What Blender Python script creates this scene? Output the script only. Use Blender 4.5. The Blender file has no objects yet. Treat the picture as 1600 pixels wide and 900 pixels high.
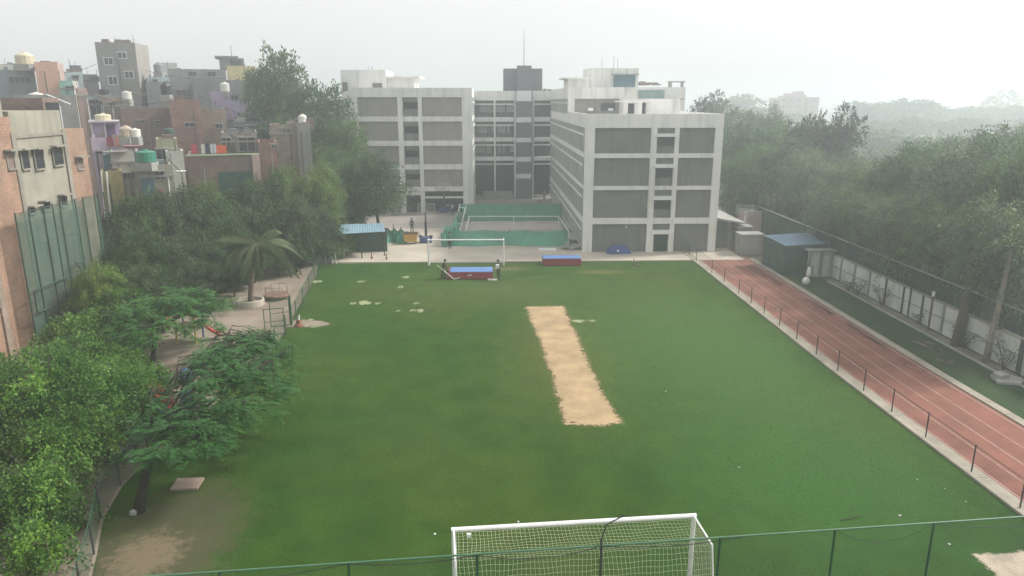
import bpy, bmesh, math, random
import numpy as np
from mathutils import Vector, Matrix
R = math.radians
rnd = random.Random(7)
SC = bpy.context.scene
COL = SC.collection

# ------------------------------------------------------------------ camera
CAM_H, FPX, PITCH = 15.0, 1130.0, R(14.6)
YAW = math.atan(35 * math.cos(PITCH) / FPX)
cam_data = bpy.data.cameras.new('camera')
cam = bpy.data.objects.new('camera', cam_data)
COL.objects.link(cam)
cam.location = (0, 0, CAM_H)
cam.rotation_euler = (R(90) - PITCH, 0, -YAW)
cam_data.sensor_width = 36
cam_data.lens = FPX / 1600 * 36
cam_data.clip_start = 0.1
cam_data.clip_end = 6000
SC.camera = cam

# ------------------------------------------------------------------ sky, sun, exposure
SUN_EL, SUN_AZ = R(42), R(74)          # azimuth from +Y towards +X
world = bpy.data.worlds.new('World')
SC.world = world
world.use_nodes = True
wn = world.node_tree.nodes
wl = world.node_tree.links
wn.clear()
sky = wn.new('ShaderNodeTexSky')
sky.sky_type = 'NISHITA'
sky.sun_disc = False
sky.sun_elevation = SUN_EL
sky.sun_rotation = SUN_AZ
sky.air_density = 1.2
sky.dust_density = 6.0
sky.ozone_density = 1.0
hs = wn.new('ShaderNodeHueSaturation')
hs.inputs['Saturation'].default_value = 0.12
wl.new(sky.outputs[0], hs.inputs['Color'])
mx = wn.new('ShaderNodeMixRGB')
mx.inputs[0].default_value = 0.66     # thin cloud and smog whiten the whole dome
mx.inputs[2].default_value = (8.3, 8.25, 8.15, 1)
wl.new(hs.outputs[0], mx.inputs[1])
bg = wn.new('ShaderNodeBackground')
bg.inputs['Strength'].default_value = 0.1
wl.new(mx.outputs[0], bg.inputs['Color'])
wo = wn.new('ShaderNodeOutputWorld')
wl.new(bg.outputs[0], wo.inputs['Surface'])
sun_d = bpy.data.lights.new('sun', 'SUN')
sun_d.energy = 3.0
sun_d.angle = R(8)
sun_d.color = (1.0, 0.95, 0.87)
sun = bpy.data.objects.new('sun', sun_d)
COL.objects.link(sun)
sdir = Vector((math.sin(SUN_AZ) * math.cos(SUN_EL), math.cos(SUN_AZ) * math.cos(SUN_EL), math.sin(SUN_EL)))
sun.rotation_euler = sdir.to_track_quat('Z', 'Y').to_euler()
SC.view_settings.view_transform = 'Standard'
SC.view_settings.look = 'None'
SC.view_settings.exposure = 0.6
SC.view_settings.gamma = 1.0
SC.cycles.volume_bounces = 2
SC.cycles.transparent_max_bounces = 16
SC.cycles.max_bounces = 6
SC.cycles.diffuse_bounces = 3
SC.cycles.use_denoising = True
HAZE_DENSITY = 0.0027

# ------------------------------------------------------------------ photo measurement -> place on the ground / on a plane
def ray(u, v):
    x = (u - 800) / FPX; y = -(v - 450) / FPX
    fy = math.cos(PITCH) + y * math.sin(PITCH); fz = -math.sin(PITCH) + y * math.cos(PITCH)
    return (x * math.cos(YAW) + fy * math.sin(YAW), -x * math.sin(YAW) + fy * math.cos(YAW), fz)
def at(u, v, z=0.0):
    X, Y, Z = ray(u, v); t = (z - CAM_H) / Z
    return X * t, Y * t
def aty(u, v, y):
    X, Y, Z = ray(u, v); t = y / Y
    return X * t, CAM_H + Z * t

# ------------------------------------------------------------------ materials
def lin(r, g, b):
    f = lambda c: (c / 255 / 12.92) if c <= 10 else ((c / 255 + 0.055) / 1.055) ** 2.4
    return (f(r), f(g), f(b))
def shade(c, k): return tuple(min(1, max(0, x * k)) for x in c) + (1,)
class NT:
    def __init__(s, name):
        s.m = bpy.data.materials.new(name); s.m.use_nodes = True
        s.t = s.m.node_tree; s.n = s.t.nodes; s.l = s.t.links
        s.b = s.n['Principled BSDF']; s.out = s.n['Material Output']
    def new(s, t, **k):
        n = s.n.new(t)
        for a, v in k.items(): setattr(n, a, v)
        return n
    def link(s, a, b): s.l.new(a, b)
    def coord(s): return s.new('ShaderNodeTexCoord').outputs['Object']
    def noise(s, vec, scale, detail=4, rough=0.55):
        n = s.new('ShaderNodeTexNoise'); n.inputs['Scale'].default_value = scale
        n.inputs['Detail'].default_value = detail; n.inputs['Roughness'].default_value = rough
        s.link(vec, n.inputs['Vector']); return n.outputs['Fac']
    def ramp(s, fac, stops):
        r = s.new('ShaderNodeValToRGB'); e = r.color_ramp.elements
        while len(e) < len(stops): e.new(0.5)
        for i, (p, c) in enumerate(stops):
            e[i].position = p; e[i].color = c if len(c) == 4 else tuple(c) + (1,)
        s.link(fac, r.inputs[0]); return r.outputs[0]
    def mix(s, fac, a, b, mode='MIX'):
        m = s.new('ShaderNodeMixRGB', blend_type=mode)
        for i, x in ((0, fac), (1, a), (2, b)):
            if hasattr(x, 'is_output'): s.link(x, m.inputs[i])
            else: m.inputs[i].default_value = x if i == 0 else (tuple(x) + (1,) if len(x) == 3 else x)
        return m.outputs[0]
    def math(s, op, a, b=0.0, clamp=False):
        m = s.new('ShaderNodeMath', operation=op); m.use_clamp = clamp
        for i, x in ((0, a), (1, b)):
            if hasattr(x, 'is_output'): s.link(x, m.inputs[i])
            else: m.inputs[i].default_value = x
        return m.outputs[0]
    def bump(s, h, strength, dist=0.02):
        b = s.new('ShaderNodeBump'); b.inputs['Strength'].default_value = strength; b.inputs['Distance'].default_value = dist
        s.link(h, b.inputs['Height']); s.link(b.outputs[0], s.b.inputs['Normal'])
MATS = {}
def mat(name, col, var=0.18, scale=1.5, rough=0.8, bump=0.2, spec=0.3, stain=0.0, fine=14, metal=0.0):
    if name in MATS: return MATS[name]
    t = NT(name); co = t.coord()
    n1 = t.noise(co, scale); n2 = t.noise(co, fine * 1.0, 3)
    c = t.ramp(n1, [(0.3, shade(col, 1 - var)), (0.7, shade(col, 1 + var))])
    c2 = t.ramp(n2, [(0.3, (0.88,) * 3), (0.7, (1.12,) * 3)])
    c = t.mix(0.6, c, c2, 'MULTIPLY')
    if stain:
        mp = t.new('ShaderNodeMapping'); mp.inputs['Scale'].default_value = (1.6, 1.6, 0.16)
        t.link(co, mp.inputs[0])
        f = t.ramp(t.noise(mp.outputs[0], 1.0, 5), [(0.48, (0, 0, 0)), (0.72, (1, 1, 1))])
        f = t.math('MULTIPLY', f, stain)
        c = t.mix(f, c, tuple(x * 0.45 for x in col[:3]))
    t.link(c, t.b.inputs['Base Color'])
    t.b.inputs['Roughness'].default_value = rough
    t.b.inputs['Specular IOR Level'].default_value = spec
    t.b.inputs['Metallic'].default_value = metal
    if bump: t.bump(n2, bump)
    MATS[name] = t.m
    return t.m
def brick(name, c1, c2, mortar, grime=0.5):
    if name in MATS: return MATS[name]
    t = NT(name); co = t.coord()
    sp = t.new('ShaderNodeSeparateXYZ'); t.link(co, sp.inputs[0])
    cb = t.new('ShaderNodeCombineXYZ')
    t.link(t.math('ADD', sp.outputs[0], sp.outputs[1]), cb.inputs[0]); t.link(sp.outputs[2], cb.inputs[1])
    b = t.new('ShaderNodeTexBrick')
    b.inputs['Scale'].default_value = 1.0
    b.inputs['Brick Width'].default_value = 0.46; b.inputs['Row Height'].default_value = 0.17
    b.inputs['Mortar Size'].default_value = 0.022; b.inputs['Bias'].default_value = -0.1
    b.inputs['Color1'].default_value = shade(c1, 1); b.inputs['Color2'].default_value = shade(c2, 1)
    b.inputs['Mortar'].default_value = shade(mortar, 1)
    t.link(cb.outputs[0], b.inputs['Vector'])
    n = t.noise(co, 0.7, 6, 0.65)
    f = t.math('MULTIPLY', t.ramp(n, [(0.42, (0, 0, 0)), (0.7, (1, 1, 1))]), grime)
    c = t.mix(f, b.outputs['Color'], tuple(x * 0.75 for x in mortar))
    n3 = t.noise(co, 5, 3)
    c = t.mix(0.7, c, t.ramp(n3, [(0.3, (0.75,) * 3), (0.7, (1.2,) * 3)]), 'MULTIPLY')
    c = t.mix(0.9, c, t.ramp(t.noise(co, 0.9, 5, 0.6), [(0.35, (0.78, 0.76, 0.75)), (0.65, (1.15, 1.12, 1.1))]), 'MULTIPLY')
    t.link(c, t.b.inputs['Base Color']); t.b.inputs['Roughness'].default_value = 0.9
    t.bump(b.outputs['Fac'], 0.5, -0.02)
    MATS[name] = t.m
    return t.m
def leaf(name, stops, trans=0.3, clump=0.9):
    t = NT(name)
    g = t.new('ShaderNodeNewGeometry'); oi = t.new('ShaderNodeObjectInfo')
    co = t.coord()
    f = t.math('ADD', t.math('MULTIPLY', g.outputs['Random Per Island'], 0.42), t.math('MULTIPLY', t.ramp(t.noise(co, clump, 3, .6), [(0.36, (0, 0, 0)), (0.64, (1, 1, 1))]), 0.58), True)
    c = t.ramp(f, [(i / (len(stops) - 1), s) for i, s in enumerate(stops)])
    k = t.ramp(oi.outputs['Random'], [(0, (0.8, 0.85, 0.85)), (1, (1.2, 1.15, 1.0))])
    c = t.mix(1.0, c, k, 'MULTIPLY')
    t.link(c, t.b.inputs['Base Color']); t.b.inputs['Roughness'].default_value = 0.55
    t.b.inputs['Specular IOR Level'].default_value = 0.25
    tr = t.new('ShaderNodeBsdfTranslucent'); t.link(c, tr.inputs['Color'])
    ms = t.new('ShaderNodeMixShader'); ms.inputs[0].default_value = trans
    t.link(t.b.outputs[0], ms.inputs[1]); t.link(tr.outputs[0], ms.inputs[2]); t.link(ms.outputs[0], t.out.inputs['Surface'])
    return t.m
def netting(name, col, clear=0.35):
    t = NT(name); co = t.coord()
    c = t.ramp(t.noise(co, 0.9, 5), [(0.3, shade(col, 0.78)), (0.7, shade(col, 1.2))])
    t.link(c, t.b.inputs['Base Color']); t.b.inputs['Roughness'].default_value = 0.8
    tr = t.new('ShaderNodeBsdfTransparent'); ms = t.new('ShaderNodeMixShader')
    f = t.math('MULTIPLY_ADD', t.noise(co, 2.2, 4), 0.5)
    f = t.math('ADD', t.math('MULTIPLY', t.noise(co, 1.3, 5), 0.4), clear - 0.2, True)
    t.link(f, ms.inputs[0]); t.link(t.b.outputs[0], ms.inputs[1]); t.link(tr.outputs[0], ms.inputs[2])
    t.link(ms.outputs[0], t.out.inputs['Surface'])
    return t.m

# ------------------------------------------------------------------ mesh builder
ORG = {}
class MB:
    def __init__(s): s.v = []; s.f = []; s.mi = []; s.cur = 0
    def add(s, vs, fs):
        o = len(s.v); s.v += [tuple(p) for p in vs]
        for f in fs: s.f.append(tuple(i + o for i in f)); s.mi.append(s.cur)
        return s
    def box(s, x0, y0, z0, x1, y1, z1):
        x0, x1 = sorted((x0, x1)); y0, y1 = sorted((y0, y1)); z0, z1 = sorted((z0, z1))
        return s.add([(x0, y0, z0), (x1, y0, z0), (x1, y1, z0), (x0, y1, z0), (x0, y0, z1), (x1, y0, z1), (x1, y1, z1), (x0, y1, z1)],
                     [(0, 3, 2, 1), (4, 5, 6, 7), (0, 1, 5, 4), (1, 2, 6, 5), (2, 3, 7, 6), (3, 0, 4, 7)])
    def obox(s, c, size, rz=0, rx=0, ry=0):
        M = Matrix.Translation(c) @ Matrix.Rotation(rz, 4, 'Z') @ Matrix.Rotation(ry, 4, 'Y') @ Matrix.Rotation(rx, 4, 'X')
        a, b, h = (k / 2 for k in size)
        P = [M @ Vector(p) for p in [(-a, -b, -h), (a, -b, -h), (a, b, -h), (-a, b, -h), (-a, -b, h), (a, -b, h), (a, b, h), (-a, b, h)]]
        return s.add(P, [(0, 3, 2, 1), (4, 5, 6, 7), (0, 1, 5, 4), (1, 2, 6, 5), (2, 3, 7, 6), (3, 0, 4, 7)])
    def tube(s, pts, r, n=6, cap=True):
        pts = [Vector(p) for p in pts]; rs = r if isinstance(r, (list, tuple)) else [r] * len(pts)
        rings = []; ref = None
        for i, p in enumerate(pts):
            d = (pts[min(i + 1, len(pts) - 1)] - pts[max(i - 1, 0)])
            d = d.normalized() if d.length > 1e-9 else Vector((0, 0, 1))
            if ref is None or abs(ref.dot(d)) > 0.98: ref = Vector((1, 0, 0)) if abs(d.x) < 0.8 else Vector((0, 1, 0))
            a = d.cross(ref).normalized(); b = d.cross(a); ref = b.cross(d) if False else ref
            rings.append([p + (a * math.cos(2 * math.pi * k / n) + b * math.sin(2 * math.pi * k / n)) * rs[i] for k in range(n)])
        vs = [q for rg in rings for q in rg]; fs = []
        for i in range(len(pts) - 1):
            for k in range(n):
                k2 = (k + 1) % n
                fs.append((i * n + k, i * n + k2, (i + 1) * n + k2, (i + 1) * n + k))
        if cap: fs.append(tuple(range(n - 1, -1, -1))); fs.append(tuple((len(pts) - 1) * n + k for k in range(n)))
        return s.add(vs, fs)
    def prism(s, poly, z0, z1):
        n = len(poly)
        vs = [(x, y, z0) for x, y in poly] + [(x, y, z1) for x, y in poly]
        fs = [tuple(range(n - 1, -1, -1)), tuple(range(n, 2 * n))] + [(i, (i + 1) % n, n + (i + 1) % n, n + i) for i in range(n)]
        return s.add(vs, fs)
    def lathe(s, prof, c=(0, 0, 0), n=16, sx=1, sy=1):
        vs = []; fs = []
        for r, z in prof:
            vs += [(c[0] + sx * r * math.cos(2 * math.pi * k / n), c[1] + sy * r * math.sin(2 * math.pi * k / n), c[2] + z) for k in range(n)]
        for i in range(len(prof) - 1):
            for k in range(n):
                k2 = (k + 1) % n
                fs.append((i * n + k, i * n + k2, (i + 1) * n + k2, (i + 1) * n + k))
        fs.append(tuple(range(n - 1, -1, -1))); fs.append(tuple((len(prof) - 1) * n + k for k in range(n)))
        return s.add(vs, fs)
    def sheet(s, poly, z):
        return s.add([(x, y, z) for x, y in poly], [tuple(range(len(poly)))])
    def build(s, name, m, parent=None, origin=None, smooth=False):
        o0 = Vector(ORG[parent.name]) if parent is not None else Vector(origin or (0, 0, 0))
        me = bpy.data.meshes.new(name)
        me.from_pydata([tuple(Vector(p) - o0) for p in s.v], [], s.f)
        for x in (m if isinstance(m, (list, tuple)) else [m]): me.materials.append(x)
        if any(s.mi): me.polygons.foreach_set('material_index', s.mi)
        if smooth: me.polygons.foreach_set('use_smooth', [True] * len(me.polygons))
        me.update()
        o = bpy.data.objects.new(name, me); COL.objects.link(o)
        ORG[o.name] = tuple(o0)
        if parent is not None: o.parent = parent
        else: o.location = o0
        return o
def bevel(o, w=0.03, seg=2):
    b = o.modifiers.new('bevel', 'BEVEL'); b.width = w; b.segments = seg; b.limit_method = 'ANGLE'; return o
def tag(o, label=None, cat=None, group=None, kind=None):
    if label: o['label'] = label
    if cat: o['category'] = cat
    if group: o['group'] = group
    if kind: o['kind'] = kind
    return o
def thing(name, label, cat, loc=(0, 0, 0), group=None):
    o = bpy.data.objects.new(name, None); COL.objects.link(o)
    o.empty_display_size = 0.3
    o.location = loc; ORG[o.name] = tuple(loc)
    return tag(o, label, cat, group)
def one(mb, name, m, label, cat, origin, group=None, smooth=False):
    return tag(mb.build(name, m, None, origin, smooth), label, cat, group)
def struct(mb, name, m): return tag(mb.build(name, m), kind='structure')
def copy_tree(o, loc=None, rz=0.0, scale=None, label=None, parent=None):
    c = o.copy(); COL.objects.link(c)
    if parent is not None: c.parent = parent
    if loc is not None: c.location = loc; c.rotation_euler = (0, 0, rz)
    if scale is not None: c.scale = scale
    if label: c['label'] = label
    for ch in [x for x in o.children]: copy_tree(ch, parent=c)
    return c

# palette
WHITE = mat('white_paint', (0.74, 0.75, 0.73), 0.06, 0.4, 0.7, 0.05, stain=0.25)
SCHOOL = mat('pale_render', (0.73, 0.725, 0.70), 0.08, 0.25, 0.85, 0.05, stain=0.45)
PANEL = mat('grey_brown_infill', (0.175, 0.175, 0.165), 0.14, 0.5, 0.9, 0.2, stain=0.45)
PANELW = mat('warm_grey_infill', (0.27, 0.25, 0.225), 0.12, 0.5, 0.9, 0.2, stain=0.35)
DARKP = mat('slate_cladding', (0.12, 0.125, 0.14), 0.1, 0.4, 0.8)
GLASS = mat('dark_glass', (0.03, 0.035, 0.042), 0.2, 0.8, 0.25, 0.0, 0.5)
BLIND = mat('window_blind', (0.13, 0.138, 0.138), 0.25, 0.7, 0.5, 0.0)
DARK = mat('dark_opening', (0.025, 0.026, 0.03), 0.2, 1, 0.9, 0.0)
CONC = mat('grey_concrete', (0.3, 0.3, 0.285), 0.15, 0.8, 0.9, 0.3, stain=0.4)
GREENM = mat('green_painted_steel', (0.026, 0.085, 0.045), 0.15, 3, 0.5, 0.0, 0.4)
DKSTEEL = mat('dark_steel', (0.04, 0.042, 0.045), 0.2, 3, 0.5, 0.0, 0.4)
GALV = mat('galvanised_pipe', (0.42, 0.43, 0.42), 0.1, 3, 0.45, 0.0, 0.4, metal=0.3)
PIPEW = mat('white_pipe', (0.75, 0.75, 0.75), 0.05, 3, 0.4, 0.0, 0.4)
BARK = mat('bark', (0.085, 0.068, 0.052), 0.3, 2.5, 0.95, 0.6)
PALEBARK = mat('pale_bark', (0.2, 0.18, 0.15), 0.3, 2.5, 0.95, 0.6)
# ================================================================== SETTING: ground, field, track
def ground_mat():
    t = NT('earth'); co = t.coord()
    c = t.ramp(t.noise(co, 0.06, 6), [(0.3, (0.07, 0.075, 0.05)), (0.7, (0.16, 0.14, 0.11))])
    t.link(c, t.b.inputs['Base Color']); t.b.inputs['Roughness'].default_value = 0.95
    return t.m
def grass_mat(name, c0, c1, c2, field=False):
    t = NT(name); co = t.coord()
    big = t.noise(co, 0.07, 4); mid = t.noise(co, 0.55, 5); fin = t.noise(co, 9, 5, 0.7); vf = t.noise(co, 38, 3, 0.7)
    c = t.ramp(big, [(0.38, c0), (0.5, c1), (0.62, c2)])
    c = t.mix(0.85, c, t.ramp(mid, [(0.3, (0.72, 0.76, 0.72)), (0.7, (1.27, 1.2, 1.25))]), 'MULTIPLY')
    c = t.mix(0.9, c, t.ramp(fin, [(0.25, (0.62, 0.64, 0.6)), (0.75, (1.36, 1.32, 1.35))]), 'MULTIPLY')
    c = t.mix(0.7, c, t.ramp(vf, [(0.25, (0.6, 0.6, 0.6)), (0.75, (1.4, 1.4, 1.4))]), 'MULTIPLY')
    if field:
        def spot(px, py, rx, ry, col, lo, hi, strength, ns):
            nonlocal c
            mp = t.new('ShaderNodeMapping'); mp.vector_type = 'POINT'
            mp.inputs['Location'].default_value = (-px / rx, -py / ry, 0); mp.inputs['Scale'].default_value = (1 / rx, 1 / ry, 1)
            t.link(co, mp.inputs[0])
            ln = t.new('ShaderNodeVectorMath', operation='LENGTH'); t.link(mp.outputs[0], ln.inputs[0])
            d = t.math('SUBTRACT', 1.0, ln.outputs['Value'], True)
            nn = t.noise(co, ns, 7, 0.68)
            f = t.math('ADD', t.math('MULTIPLY', d, 0.62), t.math('MULTIPLY', nn, 0.55))
            f = t.ramp(f, [(lo, (0, 0, 0)), (hi, (1, 1, 1))])
            c = t.mix(t.math('MULTIPLY', f, strength), c, col)
        spot(-11.6, 22.6, 4.6, 7.0, (0.085, 0.078, 0.046), 0.46, 0.66, 0.85, 1.4)      # bare soil under the tree, with its shade put into the dark tone
        spot(-11.8, 21.8, 3.8, 4.6, (0.23, 0.175, 0.12), 0.66, 0.78, 0.65, 2.4)
        spot(3, 18.3, 4.2, 2.2, (0.2, 0.16, 0.11), 0.56, 0.72, 0.8, 1.3)             # goal mouth
        spot(1.5, 64.5, 4, 1.6, (0.17, 0.15, 0.075), 0.52, 0.75, 0.55, 1.3)
        spot(10, 63, 4, 1.6, (0.17, 0.15, 0.06), 0.45, 0.75, 0.5, 0.8)
        spot(4.3, 41, 6, 18, (0.125, 0.135, 0.04), 0.42, 0.85, 0.45, 0.6)            # dry turf round the strip
        spot(12, 50, 9, 18, (0.105, 0.125, 0.036), 0.42, 0.85, 0.4, 0.5)
        spot(0, 57, 15, 9, (0.10, 0.125, 0.042), 0.42, 0.85, 0.4, 0.5)
        spot(-3, 30, 9, 9, (0.06, 0.09, 0.022), 0.45, 0.85, 0.35, 0.6)
        spot(14, 40, 11, 20, (0.055, 0.125, 0.03), 0.3, 0.75, 0.8, 0.6)
        spot(13, 26, 8, 9, (0.042, 0.118, 0.024), 0.3, 0.75, 0.7, 0.6)
    t.link(c, t.b.inputs['Base Color']); t.b.inputs['Roughness'].default_value = 0.9
    t.b.inputs['Specular IOR Level'].default_value = 0.1
    t.bump(t.math('ADD', fin, vf), 0.7, 0.05)
    return t.m
struct(MB().sheet([(-1500, -200), (1500, -200), (1500, 1900), (-1500, 1900)], -0.03), 'ground', ground_mat())
FIELD = grass_mat('turf', (0.028, 0.078, 0.011), (0.037, 0.082, 0.011), (0.049, 0.085, 0.012), True)
far_edge = [(-16.2, 66.6), (-14.5, 67.0), (-12, 67.3), (0, 67.3), (19.6, 67.4)]
struct(MB().sheet([(-11.5, 8), (20.3, 8), (20.2, 24), (19.5, 37), (19.35, 60)] + far_edge[::-1] + [(-15.3, 62), (-13.5, 43), (-14.25, 32.5), (-14.8, 29), (-14.85, 26.6), (-14.4, 24.2), (-13.5, 22), (-12.6, 19.6)], 0.0), 'playing_field', FIELD)
# playground earth, left
EARTH2 = mat('playground_earth', (0.25, 0.205, 0.165), 0.2, 0.5, 0.95, 0.4, fine=8)
struct(MB().sheet([(-40, 8), (-11.48, 8), (-12.58, 19.6), (-13.48, 22), (-14.38, 24.2), (-14.83, 26.6), (-14.78, 29), (-14.23, 32.5), (-13.48, 43), (-15.28, 62), (-16.2, 66.6), (-17, 72), (-40, 72)], -0.006), 'playground_earth', EARTH2)
# pavement in front of the school
PAVE = mat('pale_paving', (0.44, 0.39, 0.33), 0.14, 0.35, 0.9, 0.15, fine=6, stain=0.0)
COURT = mat('court_concrete', (0.31, 0.28, 0.26), 0.12, 0.3, 0.9, 0.15, fine=5)
pv = MB()
pv.box(-30, 67.5, -0.02, 24.5, 86, 0.06)
struct(pv, 'pavement', PAVE)
struct(MB().sheet([(-30, 86.0), (24.5, 86.0), (24.5, 118), (-30, 118)], 0.02), 'courtyard', COURT)
struct(MB().sheet([(-4.0, 75.3), (9.2, 75.3), (9.2, 91), (-4.0, 91)], 0.066), 'sand_court', mat('sand_court', (0.42, 0.37, 0.34), 0.14, 0.7, 0.95, 0.3))
# running track with kerb strips and lane lines
def trackx(x, y): return x + 0.6 * max(0, (37 - y)) / 37 * 1.2
def strip(x0, x1, y0, y1, z, n=14):
    mb = MB(); ys = [y0 + (y1 - y0) * i / n for i in range(n + 1)]
    vs = []; fs = []
    for y in ys: vs += [(trackx(x0, y), y, z), (trackx(x1, y), y, z)]
    for i in range(n): fs.append((2 * i, 2 * i + 1, 2 * i + 3, 2 * i + 2))
    return mb.add(vs, fs)
TRACK = mat('red_track', (0.20, 0.082, 0.06), 0.24, 0.6, 0.9, 0.3, fine=10, stain=0.0)
KERB = mat('kerb_mortar', (0.31, 0.28, 0.23), 0.2, 0.9, 0.95, 0.4)
struct(strip(20.05, 25.0, 8, 73.6, 0.02), 'running_track', TRACK)
k = MB()
for y0, y1 in [(8 + i * 6.0, 13.98 + i * 6.0) for i in range(11)]:
    a, b = trackx(19.38, y0), trackx(19.38, y1)
    k.add([(a, y0, -.02), (a + .66, y0, -.02), (b + .66, y1, -.02), (b, y1, -.02), (a, y0, .1), (a + .66, y0, .1), (b + .66, y1, .1), (b, y1, .1)],
          [(4, 5, 6, 7), (0, 1, 5, 4), (1, 2, 6, 5), (2, 3, 7, 6), (3, 0, 4, 7)])
tag(k.build('kerb', KERB), kind='structure')
k = MB()
for y0, y1 in [(8 + i * 6.0, 13.98 + i * 6.0) for i in range(10)]:
    a, b = trackx(25.02, y0), trackx(25.02, y1)
    k.add([(a, y0, -.02), (a + .5, y0, -.02), (b + .5, y1, -.02), (b, y1, -.02), (a, y0, .08), (a + .5, y0, .08), (b + .5, y1, .08), (b, y1, .08)],
          [(4, 5, 6, 7), (0, 1, 5, 4), (1, 2, 6, 5), (2, 3, 7, 6), (3, 0, 4, 7)])
tag(k.build('kerb', KERB), kind='structure')
LINE = mat('lane_line', (0.36, 0.25, 0.21), 0.35, 1.3, 0.9, 0.0)
for i, x in enumerate((20.2, 21.2, 22.3, 23.4, 24.75)):
    struct(strip(x, x + 0.06, 8, 73.4, 0.025), 'lane_line', LINE)
DAMP = []
WET = mat('damp_track_stain', (0.19, 0.076, 0.062), 0.15, 1.2, 0.8, 0.1)
for u, v, L, w in ((1179, 421, 2.2, .5), (1205, 437, 2.5, .45), (1285, 482, 2.6, .5), (1350, 520, 3.2, .55), (1378, 538, 1.5, .5), (1440, 580, 1.6, .6)):
    x, y = at(u, v)
    pts = []
    for q in range(16):
        a = q / 16 * 2 * math.pi; k_ = 1 + 0.3 * math.sin(3 * a + u) + rnd.uniform(-.15, .15)
        pts.append((min(24.7, x + .75 * w * k_ * math.cos(a)), y + .75 * L * k_ * math.sin(a)))
    DAMP.append(pts)
def fading(m):
    t = NT(m.name + '_worn'); t2 = m.copy(); t2.name = m.name + '_worn_edge'; nt = t2.node_tree
    at_ = nt.nodes.new('ShaderNodeAttribute'); at_.attribute_name = 'fade'
    no = nt.nodes.new('ShaderNodeTexNoise'); no.inputs['Scale'].default_value = 5.5; no.inputs['Detail'].default_value = 6; no.inputs['Roughness'].default_value = .75
    tc = nt.nodes.new('ShaderNodeTexCoord'); nt.links.new(tc.outputs['Object'], no.inputs['Vector'])
    ad = nt.nodes.new('ShaderNodeMath'); ad.operation = 'ADD'; nt.links.new(at_.outputs['Fac'], ad.inputs[0]); nt.links.new(no.outputs['Fac'], ad.inputs[1])
    mr = nt.nodes.new('ShaderNodeMapRange'); mr.inputs['From Min'].default_value = .84; mr.inputs['From Max'].default_value = 1.0; nt.links.new(ad.outputs[0], mr.inputs['Value'])
    nt.links.new(mr.outputs[0], nt.nodes['Principled BSDF'].inputs['Alpha'])
    bpy.data.materials.remove(t.m)
    return t2
FADED = {}
def worn(poly, z, width, m, name):
    """ground sheet whose rim thins out into the turf through grain-sized gaps"""
    n = len(poly); area = sum(poly[i][0] * poly[(i + 1) % n][1] - poly[(i + 1) % n][0] * poly[i][1] for i in range(n)); sg = 1 if area > 0 else -1
    def off(w):
        out = []
        for i in range(n):
            (x0, y0), (x1, y1) = poly[i - 1], poly[(i + 1) % n]; dx, dy = x1 - x0, y1 - y0; L = math.hypot(dx, dy) or 1
            out.append((poly[i][0] + sg * dy / L * w, poly[i][1] - sg * dx / L * w))
        return out
    inn, out_ = off(-width * .5), off(width)
    vs = [(x, y, z) for x, y in inn] + [(x, y, z) for x, y in out_]
    fs = [tuple(range(n))] + [(i, n + i, n + (i + 1) % n, (i + 1) % n) if sg > 0 else (i, (i + 1) % n, n + (i + 1) % n, n + i) for i in range(n)]
    if m.name not in FADED: FADED[m.name] = fading(m)
    mb = MB(); mb.add(vs, fs); o = mb.build(name, FADED[m.name])
    at_ = o.data.attributes.new('fade', 'FLOAT', 'POINT'); at_.data.foreach_set('value', [.62] * n + [.12] * n)
    return tag(o, kind='structure')
for pts in DAMP: worn(pts, .0225, .35, WET, 'damp_patch')
# grass verge with its line of edging stones
VERGE = grass_mat('verge_turf', (0.024, 0.058, 0.024), (0.034, 0.068, 0.026), (0.048, 0.072, 0.03))
struct(MB().sheet([(25.5, 8), (30.2, 8), (30.2, 66), (25.5, 66)], 0.012), 'verge', VERGE)
struct(MB().box(28.55, 20, 0, 28.67, 58.8, 0.09), 'edging', mat('edging_stone', (0.3, 0.32, 0.29), 0.2, 1, 0.9))
struct(MB().sheet([(28.68, 20), (29.55, 20), (29.55, 60), (28.68, 60)], 0.016), 'wall_foot_earth', mat('wall_foot_earth', (0.17, 0.16, 0.13), 0.3, 0.8, 0.95, 0.5))
for cx, cy, rx_, ry_ in ((27.5, 42.5, .5, 1.0), (26.9, 39.5, .4, .4)):
    worn(*([(cx + rx_ * math.cos(a) * (1 + .35 * math.sin(3 * a) + rnd.uniform(-.25, .25)), cy + ry_ * math.sin(a) * (1 + rnd.uniform(-.3, .3))) for a in [i * math.pi / 14 for i in range(28)]], 0.017, .35), mat('dry_bare_patch', (0.125, 0.13, 0.09), 0.35, 1.1, 0.95, 0.4), 'bare_patch')
# irregular bare strips in the turf
def ragged(poly, step=0.22, amp=0.16, seed=1):
    r = random.Random(seed); out = []
    for (x0, y0), (x1, y1) in zip(poly, poly[1:] + poly[:1]):
        n = max(1, int(math.hypot(x1 - x0, y1 - y0) / step))
        for i in range(n):
            t_ = i / n
            out.append((x0 + (x1 - x0) * t_ + r.gauss(0, amp * .5), y0 + (y1 - y0) * t_ + r.gauss(0, amp * .5)))
    return out
STRIP = mat('cricket_strip_clay', (0.35, 0.255, 0.15), 0.24, 0.7, 0.95, 0.6, fine=5)
pp0 = [at(823, 480), at(880, 478), at(893, 510), at(912, 553), at(938, 610), at(970, 660), at(935, 665), at(884, 662), at(868, 600), at(850, 545), at(835, 510)]
worn(ragged(pp0, 0.3, 0.12, 3), 0.008, .5, STRIP, 'cricket_strip')
pp = [at(1520, 868), at(1600, 864), at(1680, 862), at(1690, 905), at(1570, 905)]
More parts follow.
